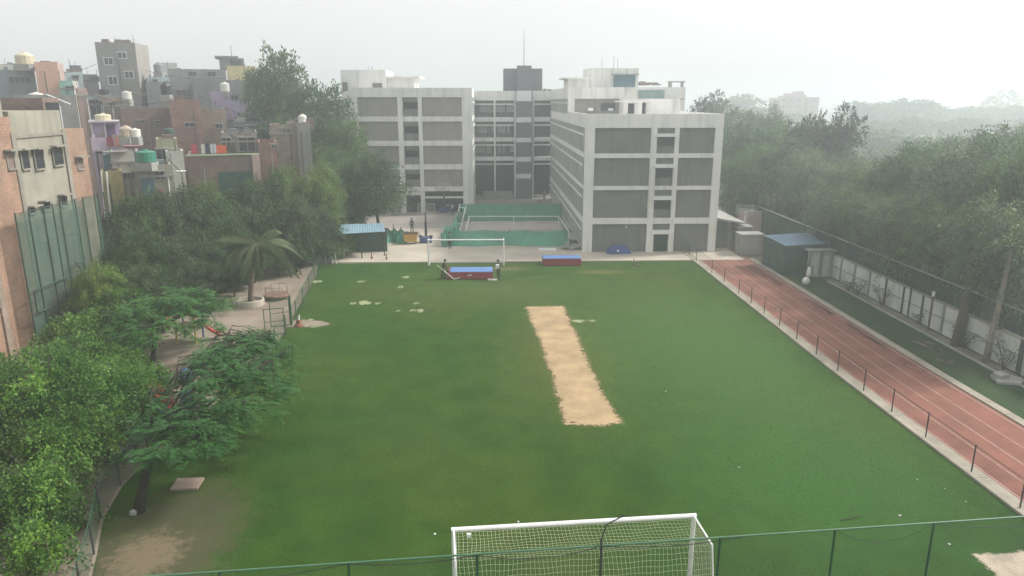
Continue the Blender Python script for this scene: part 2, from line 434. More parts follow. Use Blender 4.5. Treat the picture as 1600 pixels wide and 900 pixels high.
worn(ragged(pp, 0.25, 0.1, 4), 0.008, .25, mat('practice_strip_clay', (0.40, 0.34, 0.27), 0.25, 1.6, 0.95, 0.5), 'practice_strip')
BARE = mat('worn_chalk_patch', (0.25, 0.28, 0.15), 0.3, 2.5, 0.95, 0.3)
for u, v, w, h in ((634, 433, .5, .35), (626, 449, .4, .35), (570, 473, .75, .5), (552, 474, .4, .3), (650, 474, .4, .3), (656, 486, .5, .4), (646, 485, .4, .25), (905, 502, .8, .3), (925, 501, .4, .2), (485, 500, .3, .25),
                   (492, 510, .5, .25), (565, 440, .4, .25), (494, 440, 1.0, .35), (590, 474, .3, .25), (622, 486, .3, .2)):
    x, y = at(u, v)
    w *= .62; h *= .7
    worn([(x + w * math.cos(a) * rnd.uniform(.6, 1.3), y + h * 1.6 * math.sin(a) * rnd.uniform(.6, 1.3)) for a in [i * math.pi / 7 for i in range(14)]], 0.009, .3, BARE, 'worn_patch')
x, y = at(478, 506)
worn(ragged([(x - 1.3, y - .8), (x + 1.5, y - .5), (x + 1.7, y + .1), (x, y + .9), (x - 1.2, y + .9)], .25, .1, 9), 0.006, .35, EARTH2, 'gateway_earth')

# short turf blades on the nearer part of the field
def turf_blades():
    g = np.random.default_rng(77); n = 170000
    y = 17 + 49 * g.beta(.95, 2.6, n); x = g.uniform(-14.2, 20, n)
    keep = (x < 19.3) & ~((x > -15) & (x < -9.2) & (y < 27) & (g.random(n) < .8))
    a = [(p[0], p[1]) for p in pp0]
    def inside(px, py, poly):
        c = np.zeros(len(px), bool)
        for (x0, y0), (x1, y1) in zip(poly, poly[1:] + poly[:1]):
            c ^= ((y0 > py) != (y1 > py)) & (px < (x1 - x0) * (py - y0) / (y1 - y0 + 1e-9) + x0)
        return c
    keep &= ~(inside(x, y, a) & (g.random(n) < .985)); keep &= ~(inside(x, y, pp) & (g.random(n) < .985))
    x = x[keep]; y = y[keep]; n = len(x)
    h = g.uniform(.012, .03, n) * (1 + .8 * (g.random(n) < .04)); w = g.uniform(.006, .013, n) * (1 + (y - 17) / 26); az = g.uniform(0, 6.283, n); ln = g.uniform(.2, .9, n) * h; la = g.uniform(0, 6.283, n)
    v = np.empty((n, 3, 3), np.float32)
    v[:, 0] = np.stack([x - np.cos(az) * w, y - np.sin(az) * w, np.zeros(n)], 1); v[:, 1] = np.stack([x + np.cos(az) * w, y + np.sin(az) * w, np.zeros(n)], 1)
    v[:, 2] = np.stack([x + np.cos(la) * ln, y + np.sin(la) * ln, h], 1)
    me = bpy.data.meshes.new('grass'); me.vertices.add(3 * n); me.vertices.foreach_set('co', v.ravel())
    me.loops.add(3 * n); me.loops.foreach_set('vertex_index', np.arange(3 * n, dtype=np.int32))
    me.polygons.add(n); me.polygons.foreach_set('loop_start', np.arange(0, 3 * n, 3, dtype=np.int32)); me.polygons.foreach_set('loop_total', np.full(n, 3, dtype=np.int32))
    me.update(calc_edges=True)
    me.materials.append(leaf('turf_blade', [(0.044, 0.10, 0.021), (0.055, 0.115, 0.023), (0.068, 0.126, 0.027), (0.098, 0.145, 0.042)], .35, .25))
    o = bpy.data.objects.new('grass', me); COL.objects.link(o); tag(o, 'short mown turf of the playing field', 'grass', kind='stuff')
turf_blades()
# ================================================================== SCHOOL
school = thing('school_building', 'large pale grey U-shaped school block with grey-brown wall panels behind the field', 'school', (4, 98, 0))
LV = [(2.93, 3.51), (6.33, 6.71), (9.46, 9.89), (12.34, 13.66)]
# ---- right wing, front at y=71.4
YF = 71.4
w = MB()
w.box(9.45, YF + .45, 0, 22.55, 113, 13.3)                                   # core
for x0, x1 in ((9.25, 10.2), (15.7, 16.28), (18.04, 18.47), (21.99, 22.76)):
    z = 0
    for a, b in LV: w.box(x0, YF, z, x1, YF + .45, a); z = b
for i, (a, b) in enumerate(LV):
    w.box(9.25, YF - .02, a, 22.76, YF + .45, b)
w.box(22.55, YF + .45, 0, 22.76, YF + .9, 12.34)
w.box(22.55, YF + .45, 12.34, 22.76, 113, 13.66)                             # side parapet
w.box(9.25, YF + .45, 12.34, 9.45, 88, 13.66)
for i, (a, b) in enumerate(LV[:3]): w.box(9.25, YF + .45, a, 9.45, 113, b)
w.box(9.25, 88, 12.34, 9.45, 113, 13.3)
rw = w.build('wing', SCHOOL, school)
rw['label'] = 'right wing with its blank panelled end wall facing the field'
zb = [0] + [b for a, b in LV[:3]]
for a, (t, _) in zip(zb, LV):
    for x0, x1 in ((10.2, 15.7), (18.47, 21.99)):
        MB().box(x0 + .003, YF + .28, a + .003, x1 - .003, YF + .45, t - .003).build('infill_panel', PANEL, rw)
for i, (a, (t, _)) in enumerate(zip(zb, LV)):
    h = t - a
    MB().box(16.283, YF + .25, t - .22 * h, 18.037, YF + .45, t - .003).build('infill_panel', PANEL, rw)
    MB().box(16.13, YF - .35, t - .34 * h, 18.19, YF + .44, t - .22 * h).build('lintel', WHITE, rw)
    if i:
        m = MB(); m.box(16.283, YF + .40, a + .3 * h, 18.037, YF + .45, t - .345 * h)
        wi = m.build('window', GLASS, rw)
        f = MB(); f.box(17.13, YF + .36, a + .3 * h, 17.2, YF + .397, t - .345 * h); f.box(16.283, YF + .34, a + .55 * h, 18.037, YF + .36, a + .57 * h)
        f.build('frame', DKSTEEL, wi)
        MB().box(16.283, YF + .22, a + .003, 18.037, YF + .45, a + .295 * h).build('spandrel', PANEL, rw)
    else:
        m = MB()
        for k_ in range(14): m.obox((17.16, YF + .34, .1 + k_ * .135), (1.5, .03, .12), rx=.35)
        m.box(16.46, YF + .40, 0, 17.88, YF + .45, 1.93)
        m.build('shutter_door', mat('dark_green_shutter', (0.03, 0.06, 0.052), 0.2, 2, 0.6), rw)
        [MB().box(x_, YF - .12, 0, x_ + .22, YF - .003, 1.93).build('door_frame', WHITE, rw) for x_ in (16.18, 17.92)]
# court-facing side strips of windows
def side_strip(parent, x, sgn, y0, y1, z0, z1, bay=4.1, open_=False):
    """one storey of clerestory + ledge + tall windows with posts, on a wall whose outer plane is x (sgn: outward direction)"""
    h = z1 - z0
    n = max(1, round((y1 - y0) / bay))
    for i in range(n):
        a = y0 + (y1 - y0) * i / n; b = y0 + (y1 - y0) * (i + 1) / n
        xo = x - sgn * .02
        m = MB(); m.cur = 0
        m.box(xo, a + .01, z0 + .004, xo + sgn * .02, b - .01, z0 + .69 * h)
        m.cur = 1
        m.box(xo, a + .01, z0 + .69 * h + .002, xo + sgn * .02, b - .01, z1 - .004)
        q = 4; r = random.Random(int(a * 31 + z0 * 7)); dk = (.82, .88, .9) if open_ else (.35, .45, .6)
        for k_ in range(q):
            ya = a + (b - a) * (k_ + .08) / q; yb = a + (b - a) * (k_ + r.choice(dk)) / q
            m.box(xo + sgn * .021, ya, z0 + .06, xo + sgn * .026, yb, z0 + .67 * h)
        wi = m.build('window', [BLIND, GLASS], parent)
        f = MB()
        for k_ in range(q):
            yy = a + (b - a) * k_ / q + .08
            f.box(xo + sgn * .027, yy - .1, z0 + .004, x + sgn * .03, yy + .1, z1 - .004)
        f.box(xo + sgn * .029, a + .02, z0 + .01, x + sgn * .027, b - .02, z0 + .07)
        f.build('frame', WHITE, wi)
    MB().box(x + sgn * .035, y0, z0 + .69 * h, x + sgn * .09, y1, z0 + .76 * h).build('ledge', WHITE, parent)
for i in range(4):
    side_strip(rw, 9.25, -1, YF + .9, 112.9, zb[i] + (0.5 if i == 0 else 0), LV[i][0], 4.1, i < 2)
# ---- fifth storey and roof rooms on the right wing
t = MB()
t.box(9.25, 88, 15.1, 15.9, 112.9, 16.4)
t.box(9.25, 88.0, 13.3, 10.05, 88.4, 15.1); t.box(15.4, 88.0, 13.3, 15.9, 88.4, 15.1)
t.box(9.6, 88.5, 13.3, 15.85, 112.9, 15.1)
top = t.build('top_storey', SCHOOL, school)
MB().box(10.053, 88.2, 13.3, 15.397, 88.48, 15.097).build('infill_panel', PANELW, top)
MB().box(13.2, 88.12, 13.7, 14.9, 88.197, 14.6).build('window', GLASS, top)
side_strip(top, 9.25, -1, 88.5, 112.9, 13.3, 15.1, 4.1)
t = MB()
t.box(12.2, 92.5, 16.4, 18.4, 98, 18.75)
stair = t.build('stair_room', SCHOOL, school)
MB().box(15.3, 92.38, 16.5, 18.0, 92.497, 17.9).build('window', mat('teal_tinted_glass', (0.07, 0.15, 0.19), 0.1, 0.6, 0.2, 0, 0.5), stair)
MB().box(15.0, 91.6, 17.95, 18.3, 92.49, 18.05).build('sunshade', CONC, stair)
for x in (14.2, 15.7, 16.2): MB().tube([(x, 95, 18.75), (x, 95, 19.9 + (x % 1) * .6)], .025, 5).build('reinforcing_rod', DKSTEEL, stair)
t = MB(); t.box(9.6, 92, 16.4, 12.19, 97, 17.45); t.box(9.0, 91.5, 17.45, 12.19, 97.5, 17.62)
t.build('roof_room', SCHOOL, school)
t = MB(); t.box(17.6, 84, 13.3, 21.6, 91, 15.1); t.box(14.6, 82.9, 14.72, 18.2, 87, 14.9); t.box(15.0, 83.2, 13.3, 15.5, 83.5, 14.72); t.box(16.3, 83.2, 13.3, 17.1, 83.5, 14.72)
t.box(21.0, 83.9, 13.66, 21.07, 83.97, 15.3); t.box(21.3, 83.9, 13.66, 21.37, 83.97, 15.2)
t.build('roof_room', SCHOOL, school)
MB().box(15.55, 83.5, 13.3, 16.25, 83.6, 14.6).build('door', DARK, school); MB().box(17.15, 83.5, 13.3, 17.58, 83.6, 14.6).build('door', DARK, school)
t = MB(); t.box(15.93, 95, 13.3, 25.0, 112, 16.55)
blk = t.build('roof_room', SCHOOL, school)
MB().box(18.9, 94.86, 14.9, 22.3, 94.997, 16.2).build('shade_screen', netting('pale_teal_screen', (0.2, 0.3, 0.28), .1), blk)
MB().box(21.8, 93.9, 15.0, 24.6, 94.99, 15.12).build('sunshade', CONC, blk)
# ---- back block, front at y=113
b = MB()
BL = [(5.88, 6.47), (8.79, 9.37), (11.76, 12.42), (14.87, 16.28)]
b.box(-2.5, 114.2, 0, 9.9, 126, 16.0)
for a, c in BL:
    for x0, x1 in ((-2.31, 4.0), (6.5, 9.43)): b.box(x0, 113.0, a, x1, 114.2, c)
for x in (0.75, 3.85, 6.65):
    z = 3.0 if x < 3 else 0
    for a, c in BL: b.box(x - .13, 112.9, z, x + .13, 113.4, a); z = c
    b.box(x - .12, 112.92, .1, x + .12, 113.4, 3.0)
bb = b.build('wing', SCHOOL, school)
bb['label'] = 'rear wing across the courtyard with dark glazed bays'
z = 0.0
for i, (a, c) in enumerate(BL):
    for x0, x1 in ((-2.31, .62), (.88, 3.72), (6.78, 9.4)):
        wi = MB().box(x0, 113.9, z + (0.6 if i == 0 else 0), x1, 114.19, a).build('window', GLASS if i else DARK, bb)
        MB().box(x0, 112.96, a - .62, x1, 113.5, a - .45).build('ledge', WHITE, bb)
        if i and x0 < 3:
            r = random.Random(i * 7 + int(x0 * 10))
            n = 8
            for k_ in range(n):
                if r.random() < (.85 if i == 3 else .45):
                    xx = x0 + (x1 - x0) * (k_ + .2) / n; zz = a - .68
                    hh = r.uniform(.9, 1.1)
                    f = MB(); f.box(xx, 113.6, zz - hh, xx + .05, 113.66, zz); f.box(xx + .2, 113.6, zz - hh, xx + .25, 113.66, zz)
                    f.box(xx + .051, 113.6, zz - hh, xx + .199, 113.66, zz - hh + .05); f.box(xx + .051, 113.6, zz - .06, xx + .199, 113.66, zz)
                    if r.random() < .6: f.box(xx + .051, 113.6, zz - hh * .55, xx + .199, 113.66, zz - hh * .5)
                    f.build('frame', WHITE, wi)
    z = c
MB().box(-1.2, 112.2, .02, 3.4, 112.5, 1.25).build('low_wall', CONC, bb)
# stair tower
t = MB(); t.box(4.02, 112.4, 0, 6.48, 114.19, 16.2); t.box(2.2, 115.2, 16.0, 8.1, 121, 19.6); t.box(4.2, 114.3, 16.0, 6.4, 115.19, 20.0)
tower = t.build('stair_tower', DARKP, school)
for a, c in BL: MB().box(4.05, 112.25, a - .1, 6.3, 112.397, c if c < 16 else 16.3).build('white_band', WHITE, tower)
MB().box(4.05, 112.25, 3.2, 6.3, 112.397, 3.9).build('white_band', WHITE, tower)
MB().tube([(5.4, 118, 19.6), (5.4, 118, 22.5), (5.4, 118, 25.6)], [.06, .05, .025], 6).build('antenna_mast', DKSTEEL, tower)
# ---- left wing, front at y=98.5 (five storeys)
YL = 98.5
LL = [(2.97, 3.57), (5.89, 6.57), (9.02, 9.69), (12.19, 12.84), (15.3, 16.5)]
w = MB()
w.box(-17.9, YL + 1.2, 0, -2.5, 126, 16.2)
w.box(-17.9, YL + .45, 3.5, -11.5, YL + 1.19, 16.2); w.box(-9.3, YL + .45, 3.5, -2.5, YL + 1.19, 16.2)
w.box(-17.9, YL + .45, 0, -11.5, YL + 1.19, 3.5)
for x0, x1 in ((-17.95, -17.38), (-12.15, -11.48), (-9.45, -8.94), (-3.68, -2.32)):
    z = 0
    for a, c in LL: w.box(x0, YL, z, x1, YL + .45, a); z = c
for a, c in LL: w.box(-17.95, YL - .02, a, -2.32, YL + .45, c)
for a, c in LL: w.box(-2.5, YL + .45, a, -2.32, 113, c)
w.box(-9.45 + .51, YL + .1, 2.0, -3.68, YL + .35, 2.25)
w.box(-11.48, YL + .1, 2.45, -9.45, YL + .35, 2.9)
lw = w.build('wing', SCHOOL, school)
lw['label'] = 'left wing, five storeys, partly behind the trees'
zl = [0] + [c for a, c in LL[:4]]
for i, (a, (t_, _)) in enumerate(zip(zl, LL)):
    MB().box(-17.377, YL + .28, a + .003, -12.153, YL + .45, t_ - .003).build('infill_panel', PANELW, lw)
    if i: MB().box(-8.937, YL + .28, a + .003, -3.683, YL + .45, t_ - .003).build('infill_panel', PANELW, lw)
    else: MB().box(-8.937, YL + 1.1, 0, -3.683, YL + 1.19, 2.9).build('garage_opening', DARK, lw)
    MB().box(-11.477, YL + 1.1, a + .003, -9.453, YL + 1.19, t_ - .003).build('window', DARK, lw)
    if i:
        MB().box(-11.477, YL + .2, a + .003, -9.453, YL + .4, a + .95).build('balustrade', PANEL, lw)
        MB().box(-11.477, YL + .2, t_ - .6, -9.453, YL + .4, t_ - .003).build('spandrel', PANEL, lw)
    side_strip(lw, -2.32, 1, YL + .6, 112.9, a + (.4 if i == 0 else 0), t_, 4.7)
t = MB(); t.box(-20.4, 104, 0, -14.2, 112, 18.95); r1 = t.build('roof_room', SCHOOL, school)
MB().box(-20.2, 103.9, 16.2, -19.5, 103.997, 17.3).build('window', PANEL, r1); MB().box(-16.1, 103.9, 16.6, -14.8, 103.997, 17.2).build('window', PANEL, r1)
t = MB(); t.box(-14.19, 104.5, 16.2, -10.4, 111, 17.9); t.box(-14.19, 103.9, 17.9, -9.6, 111.5, 18.12); t.tube([(-10.1, 104.2, 16.2), (-10.1, 104.2, 17.9)], .07)
t.build('roof_room', SCHOOL, school)
for x in (-16.9, -16.4): MB().tube([(x, 106, 18.95), (x, 106, 19.5)], .03, 5).build('reinforcing_rod', DKSTEEL, r1)
# canopy and low annex on the outer side of the right wing
ann = MB(); ann.box(22.77, 73.4, 0, 24.6, 82, 2.9); an = ann.build('annex', PANEL, school)
MB().add([(22.77, 72.0, 3.2), (22.77, 82, 3.2), (26.0, 82, 2.75), (26.0, 72.0, 2.75), (22.77, 72.0, 3.45), (22.77, 82, 3.45), (26.0, 82, 2.87), (26.0, 72.0, 2.87)],
         [(0, 1, 2, 3), (7, 6, 5, 4), (0, 3, 7, 4), (1, 5, 6, 2), (2, 6, 7, 3), (0, 4, 5, 1)]).build('canopy', CONC, school)
MB().lathe([(.07, 0), (.1, .12), (.02, .16)], (13.6, 71.5, 2.55), 8).build('wall_lamp', WHITE, school)
MB().lathe([(.07, 0), (.1, .12), (.02, .16)], (-7.0, 98.55, 5.6), 8).build('wall_lamp', WHITE, school)
# things lying on the roof
m = MB(); r = random.Random(3)
for i in range(14): m.obox((19 + r.uniform(0, 3), 97 + r.uniform(0, 1), 16.6 + r.uniform(.1, .55)), (r.uniform(.5, 1.4), r.uniform(.2, .6), r.uniform(.06, .3)), r.uniform(0, 3), r.uniform(-.3, .3))
one(m, 'rubble_heap', mat('roof_rubble', (0.2, 0.17, 0.155), .3, 1, .9, .3), 'low heap of broken boards and rubble on the school roof', 'rubble', (20.5, 97.5, 16.55))
m = MB(); m.box(23.0, 96, 17.15, 25.2, 96.6, 17.3); m.box(23.1, 96.1, 16.55, 23.5, 96.5, 17.15); m.box(24.7, 96.1, 16.55, 25.0, 96.5, 17.15)
one(m, 'roof_bench', CONC, 'long pale concrete slab on two blocks at the right end of the school roof', 'slab', (24, 96.3, 16.55))
m = MB(); r = random.Random(5)
for i in range(9): m.obox((6.8 + i * .33, 114.5, 16.28 + r.uniform(.05, .2)), (r.uniform(.3, .6), .4, r.uniform(.1, .4)), r.uniform(0, 3))
one(m, 'roof_debris', mat('roof_rubble2', (0.16, 0.16, 0.15), .3, 1, .9, .3), 'small dark debris along the parapet beside the dark stair tower', 'debris', (8.2, 114.5, 16.28))
for x, h in ((11.6, .34), (14.0, .3)):
    m = MB().box(x, 87.2, 13.72, x + .55, 87.9, 13.72 + h); m.box(x + .1, 87.1, 13.78, x + .45, 87.199, 13.66 + h)
    one(m, 'air_conditioner', PIPEW, ('white' if x < 12 else 'pale') + ' air-conditioner box on the roof terrace, ' + ('left' if x < 12 else 'right') + ' of two', 'air conditioner', (x, 87.5, 13.72))
# ================================================================== HOUSES ON THE LEFT
RED = brick('red_brick', (0.27, 0.125, 0.095), (0.225, 0.112, 0.09), (0.24, 0.2, 0.17), .5)
ORANGE = brick('orange_brick', (0.34, 0.19, 0.13), (0.29, 0.17, 0.12), (0.33, 0.25, 0.19), .65)
BROWN = brick('brown_brick', (0.22, 0.135, 0.115), (0.185, 0.12, 0.105), (0.21, 0.18, 0.16), .6)
TANB = brick('tan_brick', (0.30, 0.22, 0.175), (0.26, 0.2, 0.165), (0.28, 0.25, 0.21), .7)
CEM = mat('grey_cement_render', (0.27, 0.255, 0.215), .16, .6, .95, .3, stain=.45)
CEM2 = mat('dull_grey_render', (0.225, 0.225, 0.215), .2, .7, .95, .3, stain=.5)
GREENCEM = mat('mossy_cement', (0.30, 0.285, 0.235), .16, .6, .95, .3, stain=.45)
LILAC = mat('lilac_paint', (0.42, 0.34, 0.48), .1, .6, .85, .1, stain=.35)
LAV = mat('pale_lavender', (0.42, 0.39, 0.44), .1, .6, .85, .1, stain=.35)
PEACH = mat('peach_paint', (0.6, 0.36, 0.27), .08, .6, .85, .1, stain=.2)
PINKG = mat('pinkish_render', (0.42, 0.31, 0.28), .1, .6, .85, .1, stain=.3)
SLATE = mat('slate_blue_render', (0.2, 0.235, 0.255), .12, .5, .9, .2, stain=.3)
MINT = mat('mint_paint', (0.24, 0.46, 0.38), .1, .6, .85, .1, stain=.3)
AQUA = mat('pale_aqua', (0.36, 0.45, 0.46), .1, .6, .85, .1, stain=.3)
YEL = mat('pale_yellow_paint', (0.55, 0.48, 0.24), .1, .6, .85, .1, stain=.3)
OFFW = mat('off_white_wash', (0.45, 0.44, 0.40), .1, .6, .85, .1, stain=.5)
BLUEP = mat('faded_blue_door', (0.08, 0.15, 0.2), .2, 2, .7)
WT = mat('white_tank_plastic', (0.68, 0.67, 0.62), .06, 2, .45, 0, .4, stain=.15)
BT = mat('black_tank_plastic', (0.03, 0.032, 0.038), .1, 2, .4, 0, .4)
GT = mat('green_tank_plastic', (0.03, 0.20, 0.14), .1, 2, .4, 0, .4)
YT = mat('cream_tank_plastic', (0.55, 0.5, 0.36), .1, 2, .45, 0, .4)

def rect_win(mb, face, x0, y0, a, z, w, h, d=.06):
    if face == 'F': mb.box(a - w / 2, y0 - d, z, a + w / 2, y0 - .003, z + h)
    else: mb.box(x0 + .003, a - w / 2, z, x0 + d, a + w / 2, z + h)
def azim(u, v=200):
    X, Y, Z = ray(u, v); return math.atan2(X, Y)
def house(name, label, u0, u1, vtop, y0, depth, wall, wins=(), side=None, roofslab=True, cat='house', bands=(), h=None, rot=1.0):
    """box house seen between image columns u0..u1, top at row vtop, turned to face the field; wins: (face, u, v0, v1, width)"""
    uc = (u0 + u1) / 2; cx, H = aty(uc, vtop, y0)
    H = H if h is None else h
    th = math.atan2(-cx, y0) * rot; D = math.hypot(cx, y0); ac = azim(uc)
    lx = lambda u: cx + D * math.tan(azim(u) - ac) / max(.6, math.cos(math.atan2(-cx, y0) * (1 - rot)))
    xa, xb = lx(u0), lx(u1)
    root = thing(name, label, cat, (cx, y0, 0)); root.rotation_euler = (0, 0, th)
    m = MB(); m.box(xa, y0, 0, xb, y0 + depth, H - .8)
    t = .18
    m.box(xa, y0, H - .8, xb, y0 + t, H); m.box(xa, y0 + depth - t, H - .8, xb, y0 + depth, H)
    m.box(xa, y0 + t, H - .8, xa + t, y0 + depth - t, H); m.box(xb - t, y0 + t, H - .8, xb, y0 + depth - t, H)
    m.build('wall', wall, root)
    if side is not None: MB().box(xb + .003, y0 + .01, 0, xb + .04, y0 + depth - .01, H - .01).build('side_wall', side, root)
    if roofslab: MB().box(xa - .12, y0 - .14, H - .98, xb + .12, y0 - .003, H - .82).build('roof_slab', CONC, root)
    for (face, p, v0, v1, wd) in wins:
        xx = lx(p); z1 = aty(p, v0, y0)[1]; z0 = aty(p, v1, y0)[1]
        g = MB(); rect_win(g, 'F', xb, y0, xx, z0, wd, z1 - z0, .03); wi = g.build('window', GLASS, root)
        f = MB(); wdt = .08
        f.box(xx - wd / 2 - wdt, y0 - .09, z0 - wdt, xx - wd / 2 + .002, y0 - .032, z1 + .01); f.box(xx + wd / 2 - .002, y0 - .09, z0 - wdt, xx + wd / 2 + wdt, y0 - .032, z1 + .01)
        f.box(xx - wd / 2, y0 - .088, z0 - wdt + .002, xx + wd / 2, y0 - .034, z0 + .01); f.box(xx - .035, y0 - .086, z0, xx + .035, y0 - .036, z1 + .005)
        f.box(xx - wd / 2 - .14, y0 - .35, z1, xx + wd / 2 + .14, y0 - .01, z1 + .09)
        f.build('frame', WHITE if wall.name.startswith('tower') else CONC, wi)
    rr = random.Random(int(u0 * 7 + vtop))
    if y0 < 118 and roofslab is not None:
        for k_ in range(rr.choice((0, 2, 3))):
            x = rr.choice((xa + .09, xb - .09, xa + .09 + (xb - xa) * .5)); hh_ = rr.uniform(.5, 1.2); x += rr.uniform(-.05, .05)
            MB().tube([(x, y0 + .09, H), (x + rr.uniform(-.06, .06), y0 + .09, H + hh_)], .022, 4).build('reinforcing_rod', DKSTEEL, root)
        x = xa + (xb - xa) * rr.uniform(.08, .92)
        MB().tube([(x, y0 - .06, H - 1), (x, y0 - .06, 1)], .045, 5).build('drain_pipe', rr.choice((PIPEW, CONC, DKSTEEL)), root)
        if rr.random() < .6:
            m = MB()
            for k_ in range(rr.randint(2, 5)):
                bx = rr.uniform(xa + .3, xb - .5); m.box(bx, y0 + rr.uniform(.4, 1.2), H - .79, bx + rr.uniform(.3, 1.0), y0 + 1.6, H + rr.uniform(-.1, .55))
            m.build('roof_clutter', rr.choice((CONC, BROWN, TANB, SLATE)), root)
    return root, xa, xb, H
def seat(o, root):
    """re-pose a thing built in the house's unturned frame"""
    th = root.rotation_euler.z; p = Vector(o.location) - Vector(root.location)
    o.location = Vector(root.location) + Matrix.Rotation(th, 3, 'Z') @ p; o.rotation_euler.z = th; return o
def tank(u, vbase, y, r, h, m, label, dome=False, group=None, name='water_tank', z=None):
    x, zz = aty(u, vbase, y); zz = zz if z is None else z
    r, h = r * .88, h * .88
    p = [(r * .96, 0), (r, .05), (r, h * .3), (r * .97, h * .32), (r, h * .34), (r, h * .62), (r * .97, h * .64), (r, h * .66), (r, h * .86)]
    p += ([(r * .85, h), (r * .45, h * 1.16), (r * .25, h * 1.2), (r * .25, h * 1.26)] if dome else [(r * .8, h * .95), (r * .3, h), (r * .3, h * 1.06), (.02, h * 1.07)])
    root = thing(name, label, 'water tank', (x, y, zz), group)
    MB().lathe(p[:-2], (x, y, zz), 14).build('barrel', m, root, smooth=False)
    rl = p[-3][0] if False else r * .3
    MB().lathe([(rl, 0), (rl, h * .07), (rl * .6, h * .1)], (x, y, zz + (p[-3][1])), 10).build('lid', m, root)
    MB().box(x - r * .9, y - r * .9, zz - .7, x + r * .9, y + r * .9, zz - .002).build('plinth', CONC, root)
    return root
# near orange brick house at the photo's left edge (boundary wall plane x=-28.6)
XN = -28.6
na = thing('brick_house', 'nearest orange brick house at the left edge, its bare corner rising out of the creepers', 'house', (XN - 4, 38, 0))
m = MB(); m.box(XN - 9, 30, 0, XN, 41.3, 8.6); m.build('wall', ORANGE, na)
m = MB(); m.box(XN - .4, 41.31, 0, XN + .12, 41.75, 8.8); m.build('pillar', TANB, na)
m = MB(); m.box(XN + .003, 30, 6.6, XN + .1, 41.3, 6.9); m.box(XN + .003, 30, 3.3, XN + .1, 41.3, 3.6); m.box(XN + .003, 38.8, 0, XN + .08, 39.1, 3.3); m.build('floor_band', CEM, na)
# orange/grey house behind the green net : face x=-29.2, from y=41.8 to 52
XB = -29.2
nb = thing('brick_house', 'three-storey house with a grey rendered middle between orange brick ends, above the green net', 'house', (XB - 4, 47, 0))
def zof(v, y): return CAM_H + (aty(100, v, y)[1] - CAM_H)
def yof(u, v, x):           # depth at which the ray through (u,v) meets the plane X=x
    X, Y, Z = ray(u, v); return x / X * Y, CAM_H + Z * x / X
yA, _ = yof(24, 240, XB); yB, _ = yof(104, 240, XB); yC, _ = yof(136, 240, XB)
zt = yof(60, 173, XB)[1]; zt2 = yof(120, 201, XB)[1]
m = MB(); m.box(XB - 8, 38.5, 0, XB, yA, zt - .3); m.build('brick_wall', ORANGE, nb)
m = MB(); m.box(XB - 8, yA + .003, 0, XB - .04, yB, zt); m.build('rendered_wall', GREENCEM, nb)
m = MB(); m.box(XB - 8, yB + .003, 0, XB, yC, zt2); m.build('brick_wall', ORANGE, nb)
m = MB()
for y in (yA, yB): m.box(XB + .003, y - .2, 0, XB + .07, y + .2, zt2)
m.box(XB - .036, yA, yof(60, 211, XB)[1] - .1, XB + .06, yB, yof(60, 211, XB)[1] + .1)
m.box(XB - .036, yA + .2, 5.9, XB + .05, yB - .2, 6.05)
m.build('pilaster', CEM, nb)
for (ua, ub, v0, v1, mt) in ((7, 20, 236, 264, BROWN), (29, 43, 234, 264, GLASS), (50, 66, 233, 264, GLASS), (79, 96, 229, 258, GLASS), (118, 128, 246, 264, BROWN), (44, 54, 323, 333, GLASS), (62, 77, 314, 328, GLASS), (92, 103, 305, 322, GLASS)):
    y0, z1 = yof(ua, v0, XB); y1, _ = yof(ub, v0, XB); z0 = yof((ua + ub) / 2, v1, XB)[1]; z1 = yof((ua + ub) / 2, v0, XB)[1]
    w_ = MB().box(XB - .036, y0, z0, XB + .02, y1, z1).build('window', mt, nb)
    f = MB(); f.box(XB + .022, y0 - .15, z1 + .001, XB + .5, y1 + .15, z1 + .1)
    f.box(XB + .022, y0, z0, XB + .07, y0 + .08, z1); f.box(XB + .022, y1 - .08, z0, XB + .07, y1, z1); f.box(XB + .022, y0, z0 - .1, XB + .12, y1, z0)
    f.build('frame', CEM, w_)
m = MB(); m.box(XB - 5, 38.2, zt - .3, XB - .1, yA - .4, zt + 1.7); m.build('stair_room', GREENCEM, nb)
MB().box(XB - .099, yA - 1.3, zt + .1, XB - .05, yA - .75, zt + 1.2).build('window', BROWN, nb)
m = MB(); m.box(XB - 4, yB + .2, zt2, XB - 1.2, yC - .5, zt2 + 2.1); m.build('roof_room', BROWN, nb)
MB().box(XB - 1.199, yB + .5, zt2 + .2, XB - 1.15, yB + 2, zt2 + 1.8).build('door', DARK, nb)

H_ = []
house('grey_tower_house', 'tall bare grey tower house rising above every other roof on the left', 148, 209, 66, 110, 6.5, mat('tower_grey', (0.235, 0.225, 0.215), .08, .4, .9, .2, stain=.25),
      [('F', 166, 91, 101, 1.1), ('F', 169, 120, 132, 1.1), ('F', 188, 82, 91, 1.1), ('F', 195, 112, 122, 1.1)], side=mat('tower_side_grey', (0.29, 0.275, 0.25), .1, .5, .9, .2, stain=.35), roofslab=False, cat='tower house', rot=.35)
house('slate_house', 'wide slate-blue rendered house with a dim roof terrace, far left', -45, 53, 109, 90, 5, SLATE, [('F', 20, 120, 129, 1.0), ('F', 36, 120, 129, 1.0)], roofslab=False)
house('grey_terrace_house', 'low pale grey rooftop storey behind the slate-blue house', -30, 42, 101, 100, 6, OFFW, roofslab=False)
house('peach_house', 'bright peach painted house next to the slate-blue one', 53, 88, 97, 89, 5, PEACH, roofslab=False, side=PINKG, rot=.75)
house('mint_house', 'mint green house below the pale blue roofs', 92, 112, 126, 88, 4, MINT, [('F', 108, 135, 140, .7)], side=OFFW, rot=.7)
